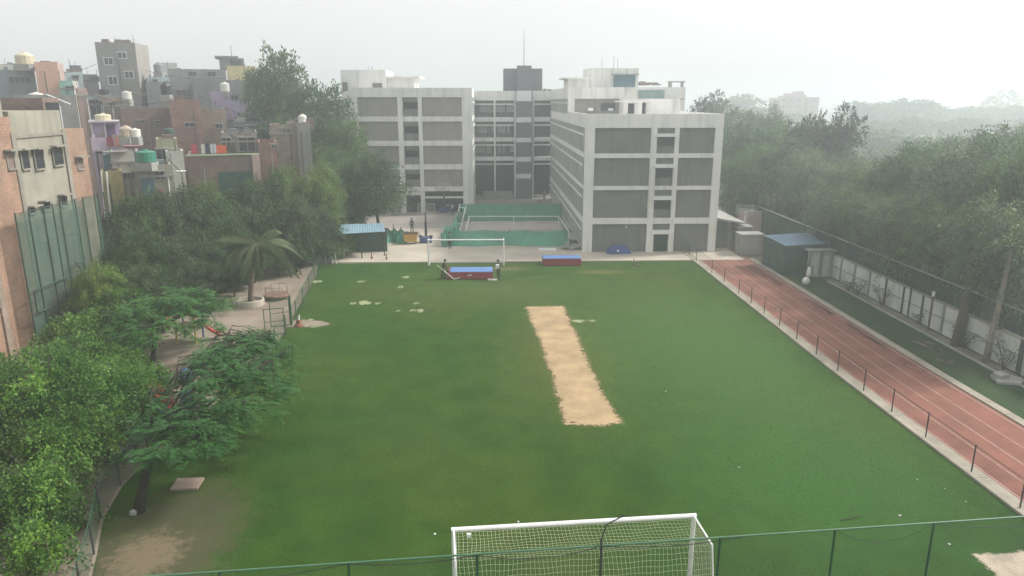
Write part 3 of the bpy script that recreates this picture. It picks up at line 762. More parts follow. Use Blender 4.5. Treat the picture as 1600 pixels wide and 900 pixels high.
house('aqua_house', 'pale blue house with a dark box on its roof, left of the grey tower', 96, 128, 112, 104, 7, AQUA, [('F', 117, 118, 124, .6)], roofslab=False)
house('dark_roofed_house', 'dark blue-grey rooftop room above the pale blue house', 108, 126, 102, 108, 5, mat('dark_blue_render', (0.1, 0.115, 0.16), .1, .5, .9), roofslab=False)
house('lean_to_house', 'grey house with a sloping parapet left of the grey tower', 120, 152, 116, 112, 7, LAV, [('F', 146, 120, 127, 1.2)])
house('pink_flat', 'small pinkish house under the mint one, beside a white pole', 119, 137, 137, 90, 6, PINKG)
house('dark_brick_shed', 'long dark grey rooftop with a sloping white pipe behind the orange brick house', 20, 118, 148, 72, 4, CEM2, roofslab=False)
house('dark_gap_house', 'narrow dark house front with white-framed upper gallery under the grey tower', 137, 158, 150, 84, 6, SLATE, [('F', 148, 156, 180, 1.2)])
house('grey_brick_house', 'grey-brown brick house with a single small window and a pale pillar, below the tower', 160, 187, 152, 82, 8, TANB, [('F', 174, 160, 169, .5)])
r_, xa, xb, hh = house('brown_brick_house', 'broad dull-red brick house wall with two tiny holes, behind the lilac house', 187, 268, 169, 81, 9, BROWN, [('F', 218, 188, 192, .5), ('F', 243, 189, 193, .4)], roofslab=False)
house('red_brick_house', 'tall red brick house with one slot window, right of the broad brick wall', 264, 312, 156, 79, 5, RED, [('F', 292, 192, 198, .9)], roofslab=False)
house('ochre_rubble_house', 'unfinished tan brick house with crumbling edges right of the red brick house', 311, 352, 170, 82, 8, TANB, [('F', 340, 194, 200, .7)], roofslab=False)
# lilac house with balcony
r_, xa, xb, hh = house('lilac_house', 'lilac two-storey house with an open upper balcony and laundry rail', 141, 214, 215, 66, 8, mat('faded_lilac', (0.44, 0.37, 0.46), .1, .6, .85, .1, stain=.35), [('F', 152, 236, 239, .45)], roofslab=False)
m = MB(); m.box(xa + .3, 66.9, hh - .8, xb - 1.3, 71, hh + 1.3); m.build('upper_room', LILAC, r_)
m = MB(); m.box(xa + 1.3, 66.8, hh - .7, xa + 2.0, 66.897, hh + 1.1); m.build('door', mat('purple_door', (0.13, 0.09, 0.17), .1, 2, .7), r_)
m = MB()
for x in (xa + .15, xa + 1.15, xa + 2.3): m.box(x, 66.3, hh - .02, x + .12, 66.42, hh + 1.3)
m.box(xa, 66.2, hh + 1.3, xb - 1.2, 71, hh + 1.42); m.build('balcony_frame', LAV, r_)
cl = random.Random(4)
for i, c in enumerate(((0.25, 0.05, 0.06), (0.45, 0.2, 0.18), (0.12, 0.06, 0.05), (0.3, 0.07, 0.09))):
    x = xa + 1.2 + i * .62
    seat(one(MB().box(x, 65.86, hh - .75, x + .5, 65.9, hh + .05), 'laundry', mat('cloth_%d' % i, c, .2, 3, .9), ['dark red cloth', 'pinkish cloth', 'brown cloth', 'crimson cloth'][i] + ' hung over the lilac balcony', 'laundry', (x + .25, 65.9, hh - .35), 'laundry on the lilac balcony'), r_)
r_, xa, xb, hh = house('white_box_house', 'off-white cube house in front of the lilac one', 171, 214, 236, 63, 5, OFFW, [('F', 194, 270, 279, .9)], side=LAV)
MB().box(xa - .5, 62.5, hh - .05, xb - .8, 63.5, hh + .02).build('sunshade', CONC, r_)
MB().box(xa - .55, 63.1, hh - 2.2, xa - .003, 65, hh - .3).build('side_recess', BLUEP, r_)
house('yellow_shanty', 'low mustard and cream shanty front with white posts below the lilac house', 157, 190, 268, 60, 4, mat('mustard_wash', (0.3, 0.27, 0.13), .2, 1, .9, stain=.4), roofslab=False)
for u in (158, 166): one(MB().tube([(*[aty(u, 290, 59.7)[0]], 59.7, 5.5), (aty(u, 268, 59.7)[0], 59.7, aty(u, 268, 59.7)[1])], .07), 'post', PIPEW, ('left' if u < 160 else 'right') + ' white post before the mustard shanty', 'post', (aty(u, 290, 59.7)[0], 59.7, 5.5))
r_, xa, xb, hh = house('mossy_house', 'mossy cement house with faded blue door and thick roof slab', 216, 268, 258, 61, 5, GREENCEM, [('F', 248, 268, 280, .6)])
MB().box(xa + .1, 60.9, 4.5, xa + 1.0, 60.997, hh - 1.1).build('door', BLUEP, r_)
MB().box(xa + 1.3, 60.92, hh - 2.2, xa + 1.6, 60.997, hh - 1.9).build('sign', mat('pink_sign', (0.5, 0.2, 0.2), .2, 3, .8), r_)
house('roof_room_house', 'small grey and yellowish rooftop room behind the mossy house', 243, 276, 217, 66, 4, mat('yellowish_wash', (0.3, 0.3, 0.2), .2, .8, .9, stain=.5), [('F', 250, 232, 250, .8)])
house('white_wall_house', 'blank off-white wall block between the mossy house and the laundry terrace', 258, 286, 236, 64.5, 3, OFFW, roofslab=False)
# terrace with laundry
r_, xa, xb, hh = house('terrace_house', 'brown brick house with a flat laundry terrace edged in pale green', 290, 404, 243, 70, 8, BROWN, roofslab=False)
MB().box(xa - .1, 69.8, hh + .003, xb + .1, 70.3, hh + .12).build('coping', mat('pale_green_coping', (0.3, 0.38, 0.25), .3, .5, .9), r_)
MB().box(xb - .6, 69.6, 0, xb + .1, 69.99, hh).build('pillar', PINKG, r_)
MB().box(xa + 2.6, 69.9, 5, xb - .7, 69.98, hh - 1.55).build('opening', netting('dark_green_shade', (0.02, 0.075, 0.055), .0), r_)
for i, (u, w_, h_, c, lb) in enumerate(((303, .5, .9, (0.4, 0.05, 0.08), 'crimson cloth'), (317, .3, .9, (0.55, 0.55, 0.52), 'white shirt'), (324, .3, 1.0, (0.05, 0.06, 0.1), 'dark garment'), (331, .25, .9, (0.45, 0.5, 0.55), 'pale blue towel'), (336, .2, .9, (0.5, 0.52, 0.55), 'narrow white towel'), (347, 1.0, .75, (0.62, 0.12, 0.045), 'bright orange cloth'), (361, .8, .7, (0.07, 0.05, 0.045), 'dark brown blanket'))):
    x = xa + (xb - xa) * (u - 290) / 114
    seat(one(MB().box(x - w_ / 2, 71, hh + .15, x + w_ / 2, 71.04, hh + .15 + h_), 'laundry', mat('laundry_%d' % i, c, .2, 3, .9), lb + ' hanging on the brick terrace clothes line', 'laundry', (x, 71, hh + .5), 'laundry on the brick terrace'), r_)
r = random.Random(9)
house('rubble_top_house', 'ruined-looking grey house with rubble piled along its roof edge behind the laundry terrace', 345, 402, 207, 76, 6, mat('rubble_stone', (0.2, 0.18, 0.165), .45, 2.2, .95, .6, fine=5), [('F', 385, 215, 236, 1.6), ('F', 352, 215, 230, .8)])
house('stepped_brick_house', 'narrow red-brown brick pier house right of the laundry terrace', 402, 432, 222, 72, 6, RED, [('F', 428, 226, 232, .4)], roofslab=False)
r_, xa, xb, hh = house('tank_house', 'grey-brown brick house carrying a white domed water tank, edge of the trees', 421, 466, 195, 80, 8, TANB, [('F', 444, 201, 209, .3), ('F', 449, 201, 209, .3)])
house('grey_pier_house', 'plain grey stair tower under the white domed tank', 463, 484, 192, 79.5, 3, CEM2, roofslab=False)
house('dark_long_house', 'dim grey long house just in front of the big tree', 352, 425, 190, 86, 7, mat('dim_grey', (0.11, 0.115, 0.125), .2, .6, .9, .2, stain=.3), [('F', 373, 197, 205, .9), ('F', 391, 196, 207, 1.0)])
r_, xa, xb, hh = house('violet_house', 'violet painted rooftop house with a white tank, beside the big tree', 329, 362, 143, 95, 7, LILAC, roofslab=False)
house('violet_wall_house', 'lower violet wall block joined to the trees, right of the violet rooftop house', 360, 397, 158, 93, 5, mat('violet_wall', (0.42, 0.36, 0.5), .1, .6, .85, .1, stain=.2), [('F', 367, 149, 156, .8)], roofslab=False)
house('long_grey_house', 'long low grey house on the skyline right of the grey tower', 262, 352, 108, 116, 5, CEM2, [('F', 300, 112, 119, 1.1), ('F', 330, 112, 119, 1.1)], roofslab=False)
house('step_grey_house', 'grey-green house wall under the skyline right of the tower', 228, 345, 128, 108, 8, mat('grey_green_render', (0.2, 0.215, 0.205), .14, .5, .9, .2, stain=.3), [('F', 280, 141, 151, 1.0), ('F', 290, 141, 151, 1.0)], roofslab=False)
r_, xa, xb, hh = house('yellow_house', 'pale yellow house with a dark roof room on the skyline', 354, 398, 103, 122, 8, YEL, roofslab=False)
m = MB(); m.box(xa - 1.0, 122.5, hh - .5, xb - 1.6, 127, hh + 1.2); m.box(xa - 1.6, 122, hh + 1.2, xb - 2.4, 127.5, hh + 1.5); rr = m.build('roof_room', CEM2, r_)
MB().box(xa + .6, 122.4, hh + .15, xb - 2, 122.497, hh + .95).build('window', GLASS, rr)
MB().tube([(xb - 3.4, 124, hh + 1.5), (xb - 3.4, 124, hh + 3.2)], .04, 5).build('mast', DKSTEEL, rr)
house('green_grey_house', 'pale aqua house left of the long grey skyline house', 229, 264, 121, 112, 6, AQUA, [('F', 240, 124, 129, .9)])
house('white_block_house', 'small whitish block house on the skyline right of the tower', 250, 276, 98, 128, 6, mat('hazy_white', (0.5, 0.52, 0.5), .06, .5, .9, .1), roofslab=False)
house('grey_backdrop_house', 'wide grey house below the yellow one, behind the violet roofs', 300, 400, 125, 105, 6, mat('mid_grey_render', (0.19, 0.2, 0.2), .14, .5, .9, .2, stain=.3), roofslab=False)
# tanks and roof furniture
WTN = 'water tanks on the old-town roofs'
tank(58, 160, 73, .72, 1.0, WT, 'wide white water tank on the dark roof above the orange brick house', group=WTN)
tank(40, 101, 91, 1.15, 1.3, YT, 'big cream water tank on the slate-blue house', True, WTN)
tank(199, 155, 83, .55, .95, WT, 'white water tank under the grey tower', group=WTN)
tank(260, 148, 80, .6, 1.2, BT, 'black water tank on the red brick house', True, WTN)
tank(352, 143, 95.5, .62, 1.2, WT, 'white water tank on the violet house', group=WTN)
tank(473, 192, 80.5, .52, .85, WT, 'white domed water tank standing on the grey stair tower by the trees', True, WTN)
tank(229, 253, 60.7, .85, 1.05, GT, 'green water tank on the mossy house', group=WTN)
tank(162, 193, 67.5, .75, .95, YT, 'cream square-shouldered tank on the lilac house', group=WTN)
tank(198, 214, 65.5, .6, .9, mat('mottled_tank', (0.4, 0.34, 0.27), .4, 2.5, .7), 'mottled tan tank beside the white one on the lilac house', True, WTN)
tank(212, 214, 65.7, .5, .8, WT, 'small white tank at the right edge of the lilac house', group=WTN)
tank(265, 214, 68, .5, .9, mat('dark_green_tank', (0.05, 0.08, 0.08), .1, 2, .5), 'dark greenish tank behind the rooftop room', group=WTN)
tank(163, 148, 83, .6, .7, BT, 'squat black tank on the narrow dark house', group=WTN)
tank(249, 113, 113, .8, 1.3, mat('grey_tank', (0.2, 0.22, 0.22), .1, 2, .5), 'grey tank on the pale aqua house', True, WTN)
# red dish / umbrella-like awning and a pole
x, z = aty(208, 232, 61.5)
d = thing('satellite_dish', 'faded red satellite dish on a thin pole by the green tank', 'satellite dish', (x, 61.5, z - 2))
MB().lathe([(.05, 0), (.45, .06), (.75, .22), (.73, .25), (.42, .1), (.04, .04)], (x, 61.4, z), 14).build('dish', mat('faded_red', (0.28, 0.12, 0.13), .2, 2, .7), d)
MB().tube([(x + .1, 61.5, z - 2), (x + .05, 61.5, z)], .04).build('pole', DKSTEEL, d)
x, z = aty(280, 270, 61)
d = thing('satellite_dish', 'small white dish leaning on a slanted pole right of the mossy house', 'satellite dish', (x, 61, z - 2))
MB().lathe([(.03, 0), (.3, .05), (.42, .16), (.40, .18), (.28, .08), (.03, .03)], (x + .2, 60.9, z), 12).build('dish', PIPEW, d)
MB().tube([(x - .9, 61, z + 1.3), (x + .2, 61, z), (x + .2, 61, z - 2)], .035).build('pole', DKSTEEL, d)
x, z = aty(100, 163, 71)
one(MB().tube([(x - 1.5, 71, z + .9), (x + .6, 71, z)], .06), 'pipe', PIPEW, 'sloping white pipe on the dark roof above the orange brick house', 'pipe', (x, 71, z))
for i, (u, v, y) in enumerate(((206, 145, 82.5), (217, 149, 82.5))):
    x, z = aty(u, v, y)
    one(MB().tube([(x - .9, y, z + .25 - i * .1), (x + 1.6, y, z - .15)], .035), 'bamboo_pole', PALEBARK, ('upper' if i == 0 else 'lower') + ' pale pole lying across the brick roof beside the white tank', 'pole', (x, y, z))

r = random.Random(23)
for (u0, v0, y0_, u1, v1, y1_) in ((152, 150, 82, 262, 158, 78), (118, 140, 86, 200, 158, 80), (228, 110, 109, 352, 122, 100), (60, 112, 88, 150, 100, 106), (188, 205, 70, 290, 222, 70), (216, 246, 60, 300, 236, 68), (312, 150, 80, 420, 182, 80), (404, 200, 74, 470, 180, 80)):
    (x0, z0), (x1, z1) = aty(u0, v0, y0_), aty(u1, v1, y1_)
    m = MB(); m.tube([(x0 + (x1 - x0) * t, y0_ + (y1_ - y0_) * t, z0 + (z1 - z0) * t - 1.1 * t * (1 - t) * 2) for t in [i / 12 for i in range(13)]], .03, 4)
    one(m, 'overhead_wire', DKSTEEL, 'thin dark wire sagging between the old-town roofs', 'wire', (x0, y0_, z0), 'overhead wires between the old-town roofs')
# ================================================================== TREES
def leaf_mesh(name, P, D, N, L, W, m, fold=0.0):
    """one rhombic leaf per row: base P, direction D, normal hint N, length L, width W"""
    D = D / np.maximum(np.linalg.norm(D, axis=1, keepdims=True), 1e-6)
    S = np.cross(D, N); S /= np.maximum(np.linalg.norm(S, axis=1, keepdims=True), 1e-6)
    U = np.cross(S, D)
    L = L[:, None]; W = W[:, None]
    v = np.stack([P, P + D * L * .5 + S * W * .5 + U * W * fold, P + D * L, P + D * L * .5 - S * W * .5 + U * W * fold], 1).reshape(-1, 3)
    n = len(P)
    me = bpy.data.meshes.new(name)
    me.vertices.add(4 * n); me.vertices.foreach_set('co', v.astype(np.float32).ravel())
    me.loops.add(4 * n); me.loops.foreach_set('vertex_index', np.arange(4 * n, dtype=np.int32))
    me.polygons.add(n); me.polygons.foreach_set('loop_start', np.arange(0, 4 * n, 4, dtype=np.int32))
    me.polygons.foreach_set('loop_total', np.full(n, 4, dtype=np.int32))
    me.materials.append(m); me.update(calc_edges=True); me.validate()
    return me
def unit(g, n):
    v = g.normal(size=(n, 3)); return v / np.linalg.norm(v, axis=1, keepdims=True)
def crown_points(seed, R, RZ, n_lobes, twigs, spread=.72, up=.1, lr=(.16, .36), core=.5):
    """twig roots and outward directions, on an uneven cluster of lobes"""
    g = np.random.default_rng(seed)
    lobes = [(np.zeros(3), core)]
    for i in range(n_lobes):
        a = 2 * math.pi * (i + g.uniform(-.3, .3)) / n_lobes * 2.4
        el = g.uniform(-.45, 1.25)
        d = np.array([math.cos(a) * math.cos(el), math.sin(a) * math.cos(el), math.sin(el)])
        lobes.append((d * spread * g.uniform(.85, 1.25), g.uniform(*lr)))
    P = []; D = []
    wts = np.array([l[1] ** 2 for l in lobes]); cnt = np.maximum(1, (twigs * wts / wts.sum()).astype(int))
    for (c, r), k in zip(lobes, cnt):
        d = unit(g, k); d[:, 2] = d[:, 2] + up; d /= np.linalg.norm(d, axis=1, keepdims=True)
        rr = r * (1 - .75 * g.random(k) ** 2.2)[:, None]
        P.append(c + d * rr); D.append(d)
    P = np.vstack(P); D = np.vstack(D)
    P = P * np.array([R, R, RZ])
    return g, P, D, [(c * np.array([R, R, RZ]), r) for c, r in lobes]
def crown(name, seed, R, RZ, m, n_lobes=11, twigs=420, per=16, ll=.3, lw=.14, tlen=.9, droop=.5, up=.1, jit=.5, **kw):
    g, P, D, lobes = crown_points(seed, R, RZ, n_lobes, twigs, up=up, **kw)
    k = len(P); T = (np.arange(per) + .5) / per
    tl = tlen * g.uniform(.6, 1.4, k)
    side = unit(g, k)
    pos = P[:, None, :] + D[:, None, :] * (tl[:, None, None] * T[None, :, None]) + side[:, None, :] * (.18 * tl[:, None, None] * (T ** 2)[None, :, None])
    pos[:, :, 2] -= droop * tl[:, None] * (T ** 2)[None, :]
    pos = pos + g.normal(scale=.12 * tlen, size=pos.shape)
    d = D[:, None, :] + g.normal(scale=jit, size=pos.shape) * 1.0
    d[:, :, 2] -= droop * T[None, :]
    pos = pos.reshape(-1, 3); d = d.reshape(-1, 3); n = len(pos)
    N = g.normal(size=(n, 3)) * .6; N[:, 2] += 1
    return leaf_mesh(name, pos, d, N, ll * g.uniform(.6, 1.35, n), lw * g.uniform(.6, 1.3, n), m, .1), lobes
def plumes(name, seed, R, RZ, m, n=46, per=240, ll=.26, lw=.08, rad=.34, droop=1.0, rise=.8, **kw):
    """crown of arching plumes: each springs from the middle, rises outward and hangs, thick with narrow leaves"""
    g = np.random.default_rng(seed); P = []; D = []; ends = []
    for i in range(n):
        az = i * 2.399 + g.uniform(-.4, .4); rr = math.sqrt((i + .5) / n) * g.uniform(.75, 1.1); z0 = g.uniform(-.85, .35) * RZ
        out = np.array([math.cos(az), math.sin(az), 0.0]); L = R * rr; H = RZ * rise * (1.05 - .55 * rr * rr) * g.uniform(.75, 1.15) - z0 * .3
        k = int(per * g.uniform(.6, 1.3) * (.5 + .6 * rr)); t = g.random(k) ** .8 * .85 + .15
        c = out * (L * t)[:, None]; c[:, 2] = z0 + H * 1.7 * t * (1 - .42 * droop * t * t) - .25 * droop * RZ * t ** 3
        d = out * L + np.zeros((k, 3)); d[:, 2] = H * 1.7 * (1 - 1.26 * droop * t * t) - .75 * droop * RZ * t ** 2
        d /= np.linalg.norm(d, axis=1, keepdims=True)
        w = rad * (.35 + 1.0 * np.sin(np.pi * np.minimum(1, t * .93)))
        c = c + g.normal(size=(k, 3)) * (w * .62)[:, None]; d = d * .9 + g.normal(size=(k, 3)) * .38; d[:, 2] -= .35 * droop
        P.append(c); D.append(d); ends.append((np.array([out[0] * L * .8, out[1] * L * .8, z0 + H]), .25))
    P = np.vstack(P); D = np.vstack(D); k = len(P); N = g.normal(size=(k, 3)) * .6; N[:, 2] += 1
    return leaf_mesh(name, P, D, N, ll * g.uniform(.6, 1.4, k), lw * g.uniform(.6, 1.3, k), m, .1), [ends[0]] + ends[::4]
def trunk_mesh(seed, h0, r0, lobes, zc, m, lean=(0, 0), name='trunk'):
    """tapered trunk from z=0 up to the crown (centre height zc) with limbs reaching the lobes"""
    r = random.Random(seed); mb = MB()
    top = Vector((lean[0], lean[1], zc))
    pts = []; rs = []
    for i in range(7):
        t = i / 6
        pts.append((lean[0] * t ** 1.4 + r.uniform(-.06, .06) * (1 if i else 0), lean[1] * t ** 1.4 + r.uniform(-.06, .06) * (1 if i else 0), zc * t - (.12 if i == 0 else 0)))
        rs.append(r0 * (1.35 if i == 0 else 1 - .62 * t))
    mb.tube(pts, rs, 8)
    for c, rad in lobes[1:]:
        e = top + Vector(c) * 1.05
        s = Vector(pts[3 + r.randint(0, 2)])
        mid = s.lerp(e, .5) + Vector((r.uniform(-.3, .3), r.uniform(-.3, .3), r.uniform(-.1, .5)))
        mb.tube([s, mid, e], [r0 * .42, r0 * .26, r0 * .07], 5)
        for q in range(2):
            e2 = e + Vector((r.uniform(-1, 1), r.uniform(-1, 1), r.uniform(-.2, .8))) * (.9 + rad)
            mb.tube([mid, mid.lerp(e2, .6) + Vector((0, 0, .15)), e2], [r0 * .18, r0 * .1, r0 * .03], 4)
    me = bpy.data.meshes.new(name); me.from_pydata(mb.v, [], mb.f); me.materials.append(m)
    me.polygons.foreach_set('use_smooth', [True] * len(me.polygons)); me.update()
    return me
L_DARK = leaf('leaf_dark', [(0.026, 0.06, 0.028), (0.05, 0.102, 0.042), (0.082, 0.152, 0.058), (0.13, 0.20, 0.085)])
L_BLK = leaf('leaf_blackish', [(0.012, 0.026, 0.014), (0.022, 0.04, 0.02), (0.03, 0.055, 0.026)], .2)
L_MID = leaf('leaf_mid', [(0.036, 0.085, 0.028), (0.072, 0.148, 0.044), (0.118, 0.21, 0.06), (0.17, 0.265, 0.09)])
L_LIGHT = leaf('leaf_light', [(0.06, 0.12, 0.026), (0.10, 0.18, 0.036), (0.15, 0.24, 0.05), (0.2, 0.28, 0.08)], .35)
L_OLIVE = leaf('leaf_olive', [(0.045, 0.092, 0.05), (0.088, 0.15, 0.075), (0.14, 0.21, 0.098), (0.2, 0.265, 0.125)])
L_VINE = leaf('leaf_vine', [(0.04, 0.11, 0.02), (0.085, 0.2, 0.034), (0.17, 0.33, 0.06), (0.28, 0.46, 0.12)], .4, 1.3)
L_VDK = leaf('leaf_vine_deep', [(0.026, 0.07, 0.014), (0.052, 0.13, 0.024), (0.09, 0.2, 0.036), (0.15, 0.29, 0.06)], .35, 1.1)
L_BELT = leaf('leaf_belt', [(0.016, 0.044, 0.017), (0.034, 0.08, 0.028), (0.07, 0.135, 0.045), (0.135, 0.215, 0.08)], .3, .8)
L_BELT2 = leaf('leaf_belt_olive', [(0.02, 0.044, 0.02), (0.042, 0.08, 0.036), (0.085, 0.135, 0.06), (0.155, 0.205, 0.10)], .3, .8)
L_VINE2 = leaf('leaf_vine_yellow', [(0.07, 0.16, 0.022), (0.12, 0.25, 0.034), (0.18, 0.33, 0.055), (0.24, 0.36, 0.09)], .35, 1.3)
L_GUL = leaf('leaf_feathery', [(0.03, 0.105, 0.028), (0.05, 0.15, 0.038), (0.08, 0.2, 0.05)], .3)
L_PALM = leaf('leaf_palm', [(0.035, 0.065, 0.024), (0.06, 0.095, 0.032), (0.12, 0.14, 0.06)], .25, 1.2)
# prototypes: unit crown radius ~ 3.5 m, crown centre at local z=0 of the crown mesh (baked up by zc)
def proto(seed, R, RZ, zc, leafm, bark, r0=.2, lean=(0, 0), fn=None, **kw):
    cm, lobes = (fn or crown)('crown', seed, R, RZ, leafm, **kw)
    for v in cm.vertices: pass
    co = np.zeros(len(cm.vertices) * 3, dtype=np.float32); cm.vertices.foreach_get('co', co)
    co = co.reshape(-1, 3); co += np.array([lean[0], lean[1], zc], dtype=np.float32); co[:, 2] = np.maximum(co[:, 2], .05); cm.vertices.foreach_set('co', co.ravel()); cm.update()
    return cm, trunk_mesh(seed, 0, r0, lobes, zc, bark, lean), R, zc + RZ
PR = {
    'broad': [proto(11, 3.6, 3.7, 6.0, L_DARK, BARK, .24, twigs=800, per=16, ll=.25, lw=.14, tlen=.9, droop=.35),
              proto(12, 3.6, 4.1, 6.0, L_DARK, BARK, .22, twigs=800, per=16, ll=.25, lw=.14, tlen=.9, droop=.35, n_lobes=14),
              proto(13, 3.8, 3.8, 5.8, L_MID, BARK, .24, twigs=800, per=16, ll=.25, lw=.14, tlen=1.0, droop=.4, n_lobes=9)],
    'wispy': [proto(21, 3.6, 3.8, 5.8, L_OLIVE, BARK, .2, fn=plumes, n=64, per=230, ll=.25, lw=.1, rad=.42, droop=.75), proto(22, 3.7, 3.6, 5.8, L_MID, BARK, .2, fn=plumes, n=58, per=250, ll=.25, lw=.1, rad=.42, droop=.75), proto(23, 3.6, 3.7, 5.6, L_OLIVE, BARK, .2, twigs=760, per=18, ll=.25, lw=.1, tlen=1.2, droop=.6, n_lobes=15, jit=.35)],
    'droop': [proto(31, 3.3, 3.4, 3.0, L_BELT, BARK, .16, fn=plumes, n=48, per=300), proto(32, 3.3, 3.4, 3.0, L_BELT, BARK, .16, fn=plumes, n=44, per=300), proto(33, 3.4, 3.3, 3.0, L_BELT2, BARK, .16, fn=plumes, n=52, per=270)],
    'light': [proto(41, 3.3, 3.5, 3.4, L_LIGHT, BARK, .16, fn=plumes, n=56, per=290, ll=.24, lw=.07), proto(42, 3.3, 3.5, 3.4, L_LIGHT, BARK, .16, fn=plumes, n=50, per=300, ll=.24, lw=.07)],
    'airy': [proto(51, 3.5, 3.2, 7.5, L_BLK, BARK, .2, twigs=420, per=16, ll=.26, lw=.15, tlen=.7, droop=.2, n_lobes=9)],
    'far': [proto(61, 3.6, 3.6, 5.8, L_DARK, BARK, .2, twigs=240, per=7, ll=.75, lw=.42, tlen=.9, droop=.3, n_lobes=10),
            proto(62, 3.6, 3.8, 5.6, L_MID, BARK, .2, twigs=240, per=7, ll=.75, lw=.42, tlen=.9, droop=.3, n_lobes=12)],
    'fargap': [proto(63, 3.6, 3.0, 6.6, L_MID, BARK, .22, twigs=90, per=7, ll=.6, lw=.36, tlen=.7, droop=.2, n_lobes=9)],
    'shrub': [proto(71, 1.6, 1.5, 1.5, L_DARK, BARK, .06, twigs=260, per=12, ll=.22, lw=.09, tlen=.7, droop=.6, n_lobes=9),
              proto(72, 1.6, 1.5, 1.5, L_MID, BARK, .06, twigs=260, per=12, ll=.22, lw=.09, tlen=.7, droop=.6, n_lobes=9)],
}
TN = 0
def tree(kind, u, Y, vtop, rad, label, group=None, name='tree', x=None, h=None, cat=None, zs=None):
    global TN
    TN += 1
    r = random.Random(TN * 13 + 5)
    cm, tm, R0, H0 = PR[kind][TN % len(PR[kind])]
    if h is None: X, h = aty(u, vtop, Y)
    X = x if x is not None else aty(u, 300, Y)[0]
    root = thing(name, label, cat or ('shrub' if kind == 'shrub' else 'tree'), (X, Y, 0), group)
    s = rad / R0; sz = h / (H0 * 1.0)
    root.rotation_euler = (0, 0, r.uniform(0, 6.28)); root.scale = (s, s, sz)
    for n_, me in (('trunk', tm), ('crown', cm)):
        o = bpy.data.objects.new(n_, me); COL.objects.link(o); o.parent = root
    return root
GR = 'trees massed behind the white boundary wall'
GB = 'trees behind the school on the right'
LW_ = 'bushy tree in the dense belt behind the white boundary wall'
LB_ = 'hazy tree in the belt right of the school end wall'
for u, Y, vt, rd, kd in ((1610, 44, 218, 3.6, 'wispy'), (1545, 49, 215, 3.9, 'wispy'), (1488, 56, 212, 3.9, 'wispy'), (1430, 61, 225, 3.5, 'wispy'), (1590, 58, 205, 4.4, 'wispy'), (1530, 66, 203, 4.4, 'wispy'),
                         (1395, 65, 262, 3.3, 'broad'), (1350, 69, 258, 3.5, 'light'), (1310, 72, 250, 3.6, 'wispy'), (1420, 84, 243, 4, 'broad'), (1480, 80, 214, 4.6, 'wispy'), (1560, 76, 205, 4.8, 'wispy'), (1630, 70, 205, 4.8, 'wispy'), (1375, 82, 248, 3.8, 'wispy'),
                         (1325, 88, 240, 4.2, 'broad'), (1455, 68, 225, 3.6, 'wispy')):
    tree(kd, u, Y, vt, rd, LW_, GR)
for u, Y, vt, rd, kd in ((1265, 79, 235, 3.8, 'wispy'), (1280, 92, 225, 4.2, 'broad'), (1232, 86, 225, 3.8, 'broad'), (1185, 85, 230, 3.6, 'broad'), (1158, 95, 190, 4.6, 'broad'), (1205, 99, 190, 4.5, 'wispy'),
                         (1130, 110, 166, 4.6, 'wispy'), (1182, 113, 168, 4.8, 'wispy'), (1250, 114, 195, 5, 'broad'), (1150, 84, 250, 3.0, 'broad'), (1215, 92, 205, 4, 'wispy'), (1300, 108, 205, 4.6, 'broad')):
    tree(kd, u, Y, vt, rd, LB_, GB)
for u, Y, h_, rd in ((1585, 41.5, 8.6, 3.0), (1540, 44.5, 8.0, 2.8), (1500, 48, 8.6, 3.0), (1452, 53, 8.2, 2.9), (1410, 56.5, 7.8, 2.7), (1375, 60, 7.8, 2.7), (1335, 64.5, 7.6, 2.6)):
    tree('wispy', u, Y, 0, rd, 'leafy tree leaning its low crown over the white wall', 'trees hanging over the white wall', x=31.3, h=h_)
tree('airy', 1297, 92, 163, 3.0, 'tall dark tree with split top standing above the belt, below the hazy tower block')
tree('airy', 1238, 92, 180, 2.5, 'smaller dark-topped tree directly left of the tall split-topped one')
tree('airy', 1097, 128, 142, 3.6, 'open-crowned tree rising behind the school roof at its right corner')
for u, Y, vt, rd in ((1330, 64, 330, 2.6), (1290, 70, 330, 2.6), (1245, 79, 310, 2.6), (1175, 84, 300, 2.8), (1440, 56, 330, 2.6), (1500, 50, 330, 2.6), (1560, 46, 340, 2.4), (1385, 60, 330, 2.5), (1610, 42, 340, 2.4), (1215, 82, 310, 2.6), (1145, 90, 290, 2.6), (1470, 60, 300, 2.8), (1540, 54, 300, 2.8), (1352, 72, 300, 2.8)):
    X = max(aty(u, 300, Y)[0], 31.6 + rd * .6) if Y < 72 else aty(u, 300, Y)[0]
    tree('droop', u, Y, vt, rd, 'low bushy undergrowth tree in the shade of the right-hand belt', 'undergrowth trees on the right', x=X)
rf = random.Random(5)
for row, (Y, lo, hi, rd, n) in enumerate(((140, 222, 238, 5.5, 5), (185, 205, 222, 6.5, 8), (250, 186, 205, 8, 12), (340, 152, 178, 11.5, 22))):
    for k_ in range(n):
        u = (1325 if row < 3 else 1095) + (1640 - (1325 if row < 3 else 1095)) * (k_ + rf.uniform(.1, .9)) / n
        if row == 3 and 1195 < u < 1300: continue
        tree('far', u, Y * rf.uniform(.94, 1.08), rf.uniform(lo, hi), rd * rf.uniform(.8, 1.2), 'pale hazy tree on the misty skyline at the far right', 'misty trees on the skyline')
tree('fargap', 1552, 440, 143, 12, 'misty tree with see-through crown, highest on the right skyline')
tree('fargap', 1525, 430, 152, 7.5, 'small misty open tree left of the see-through crown on the right skyline')
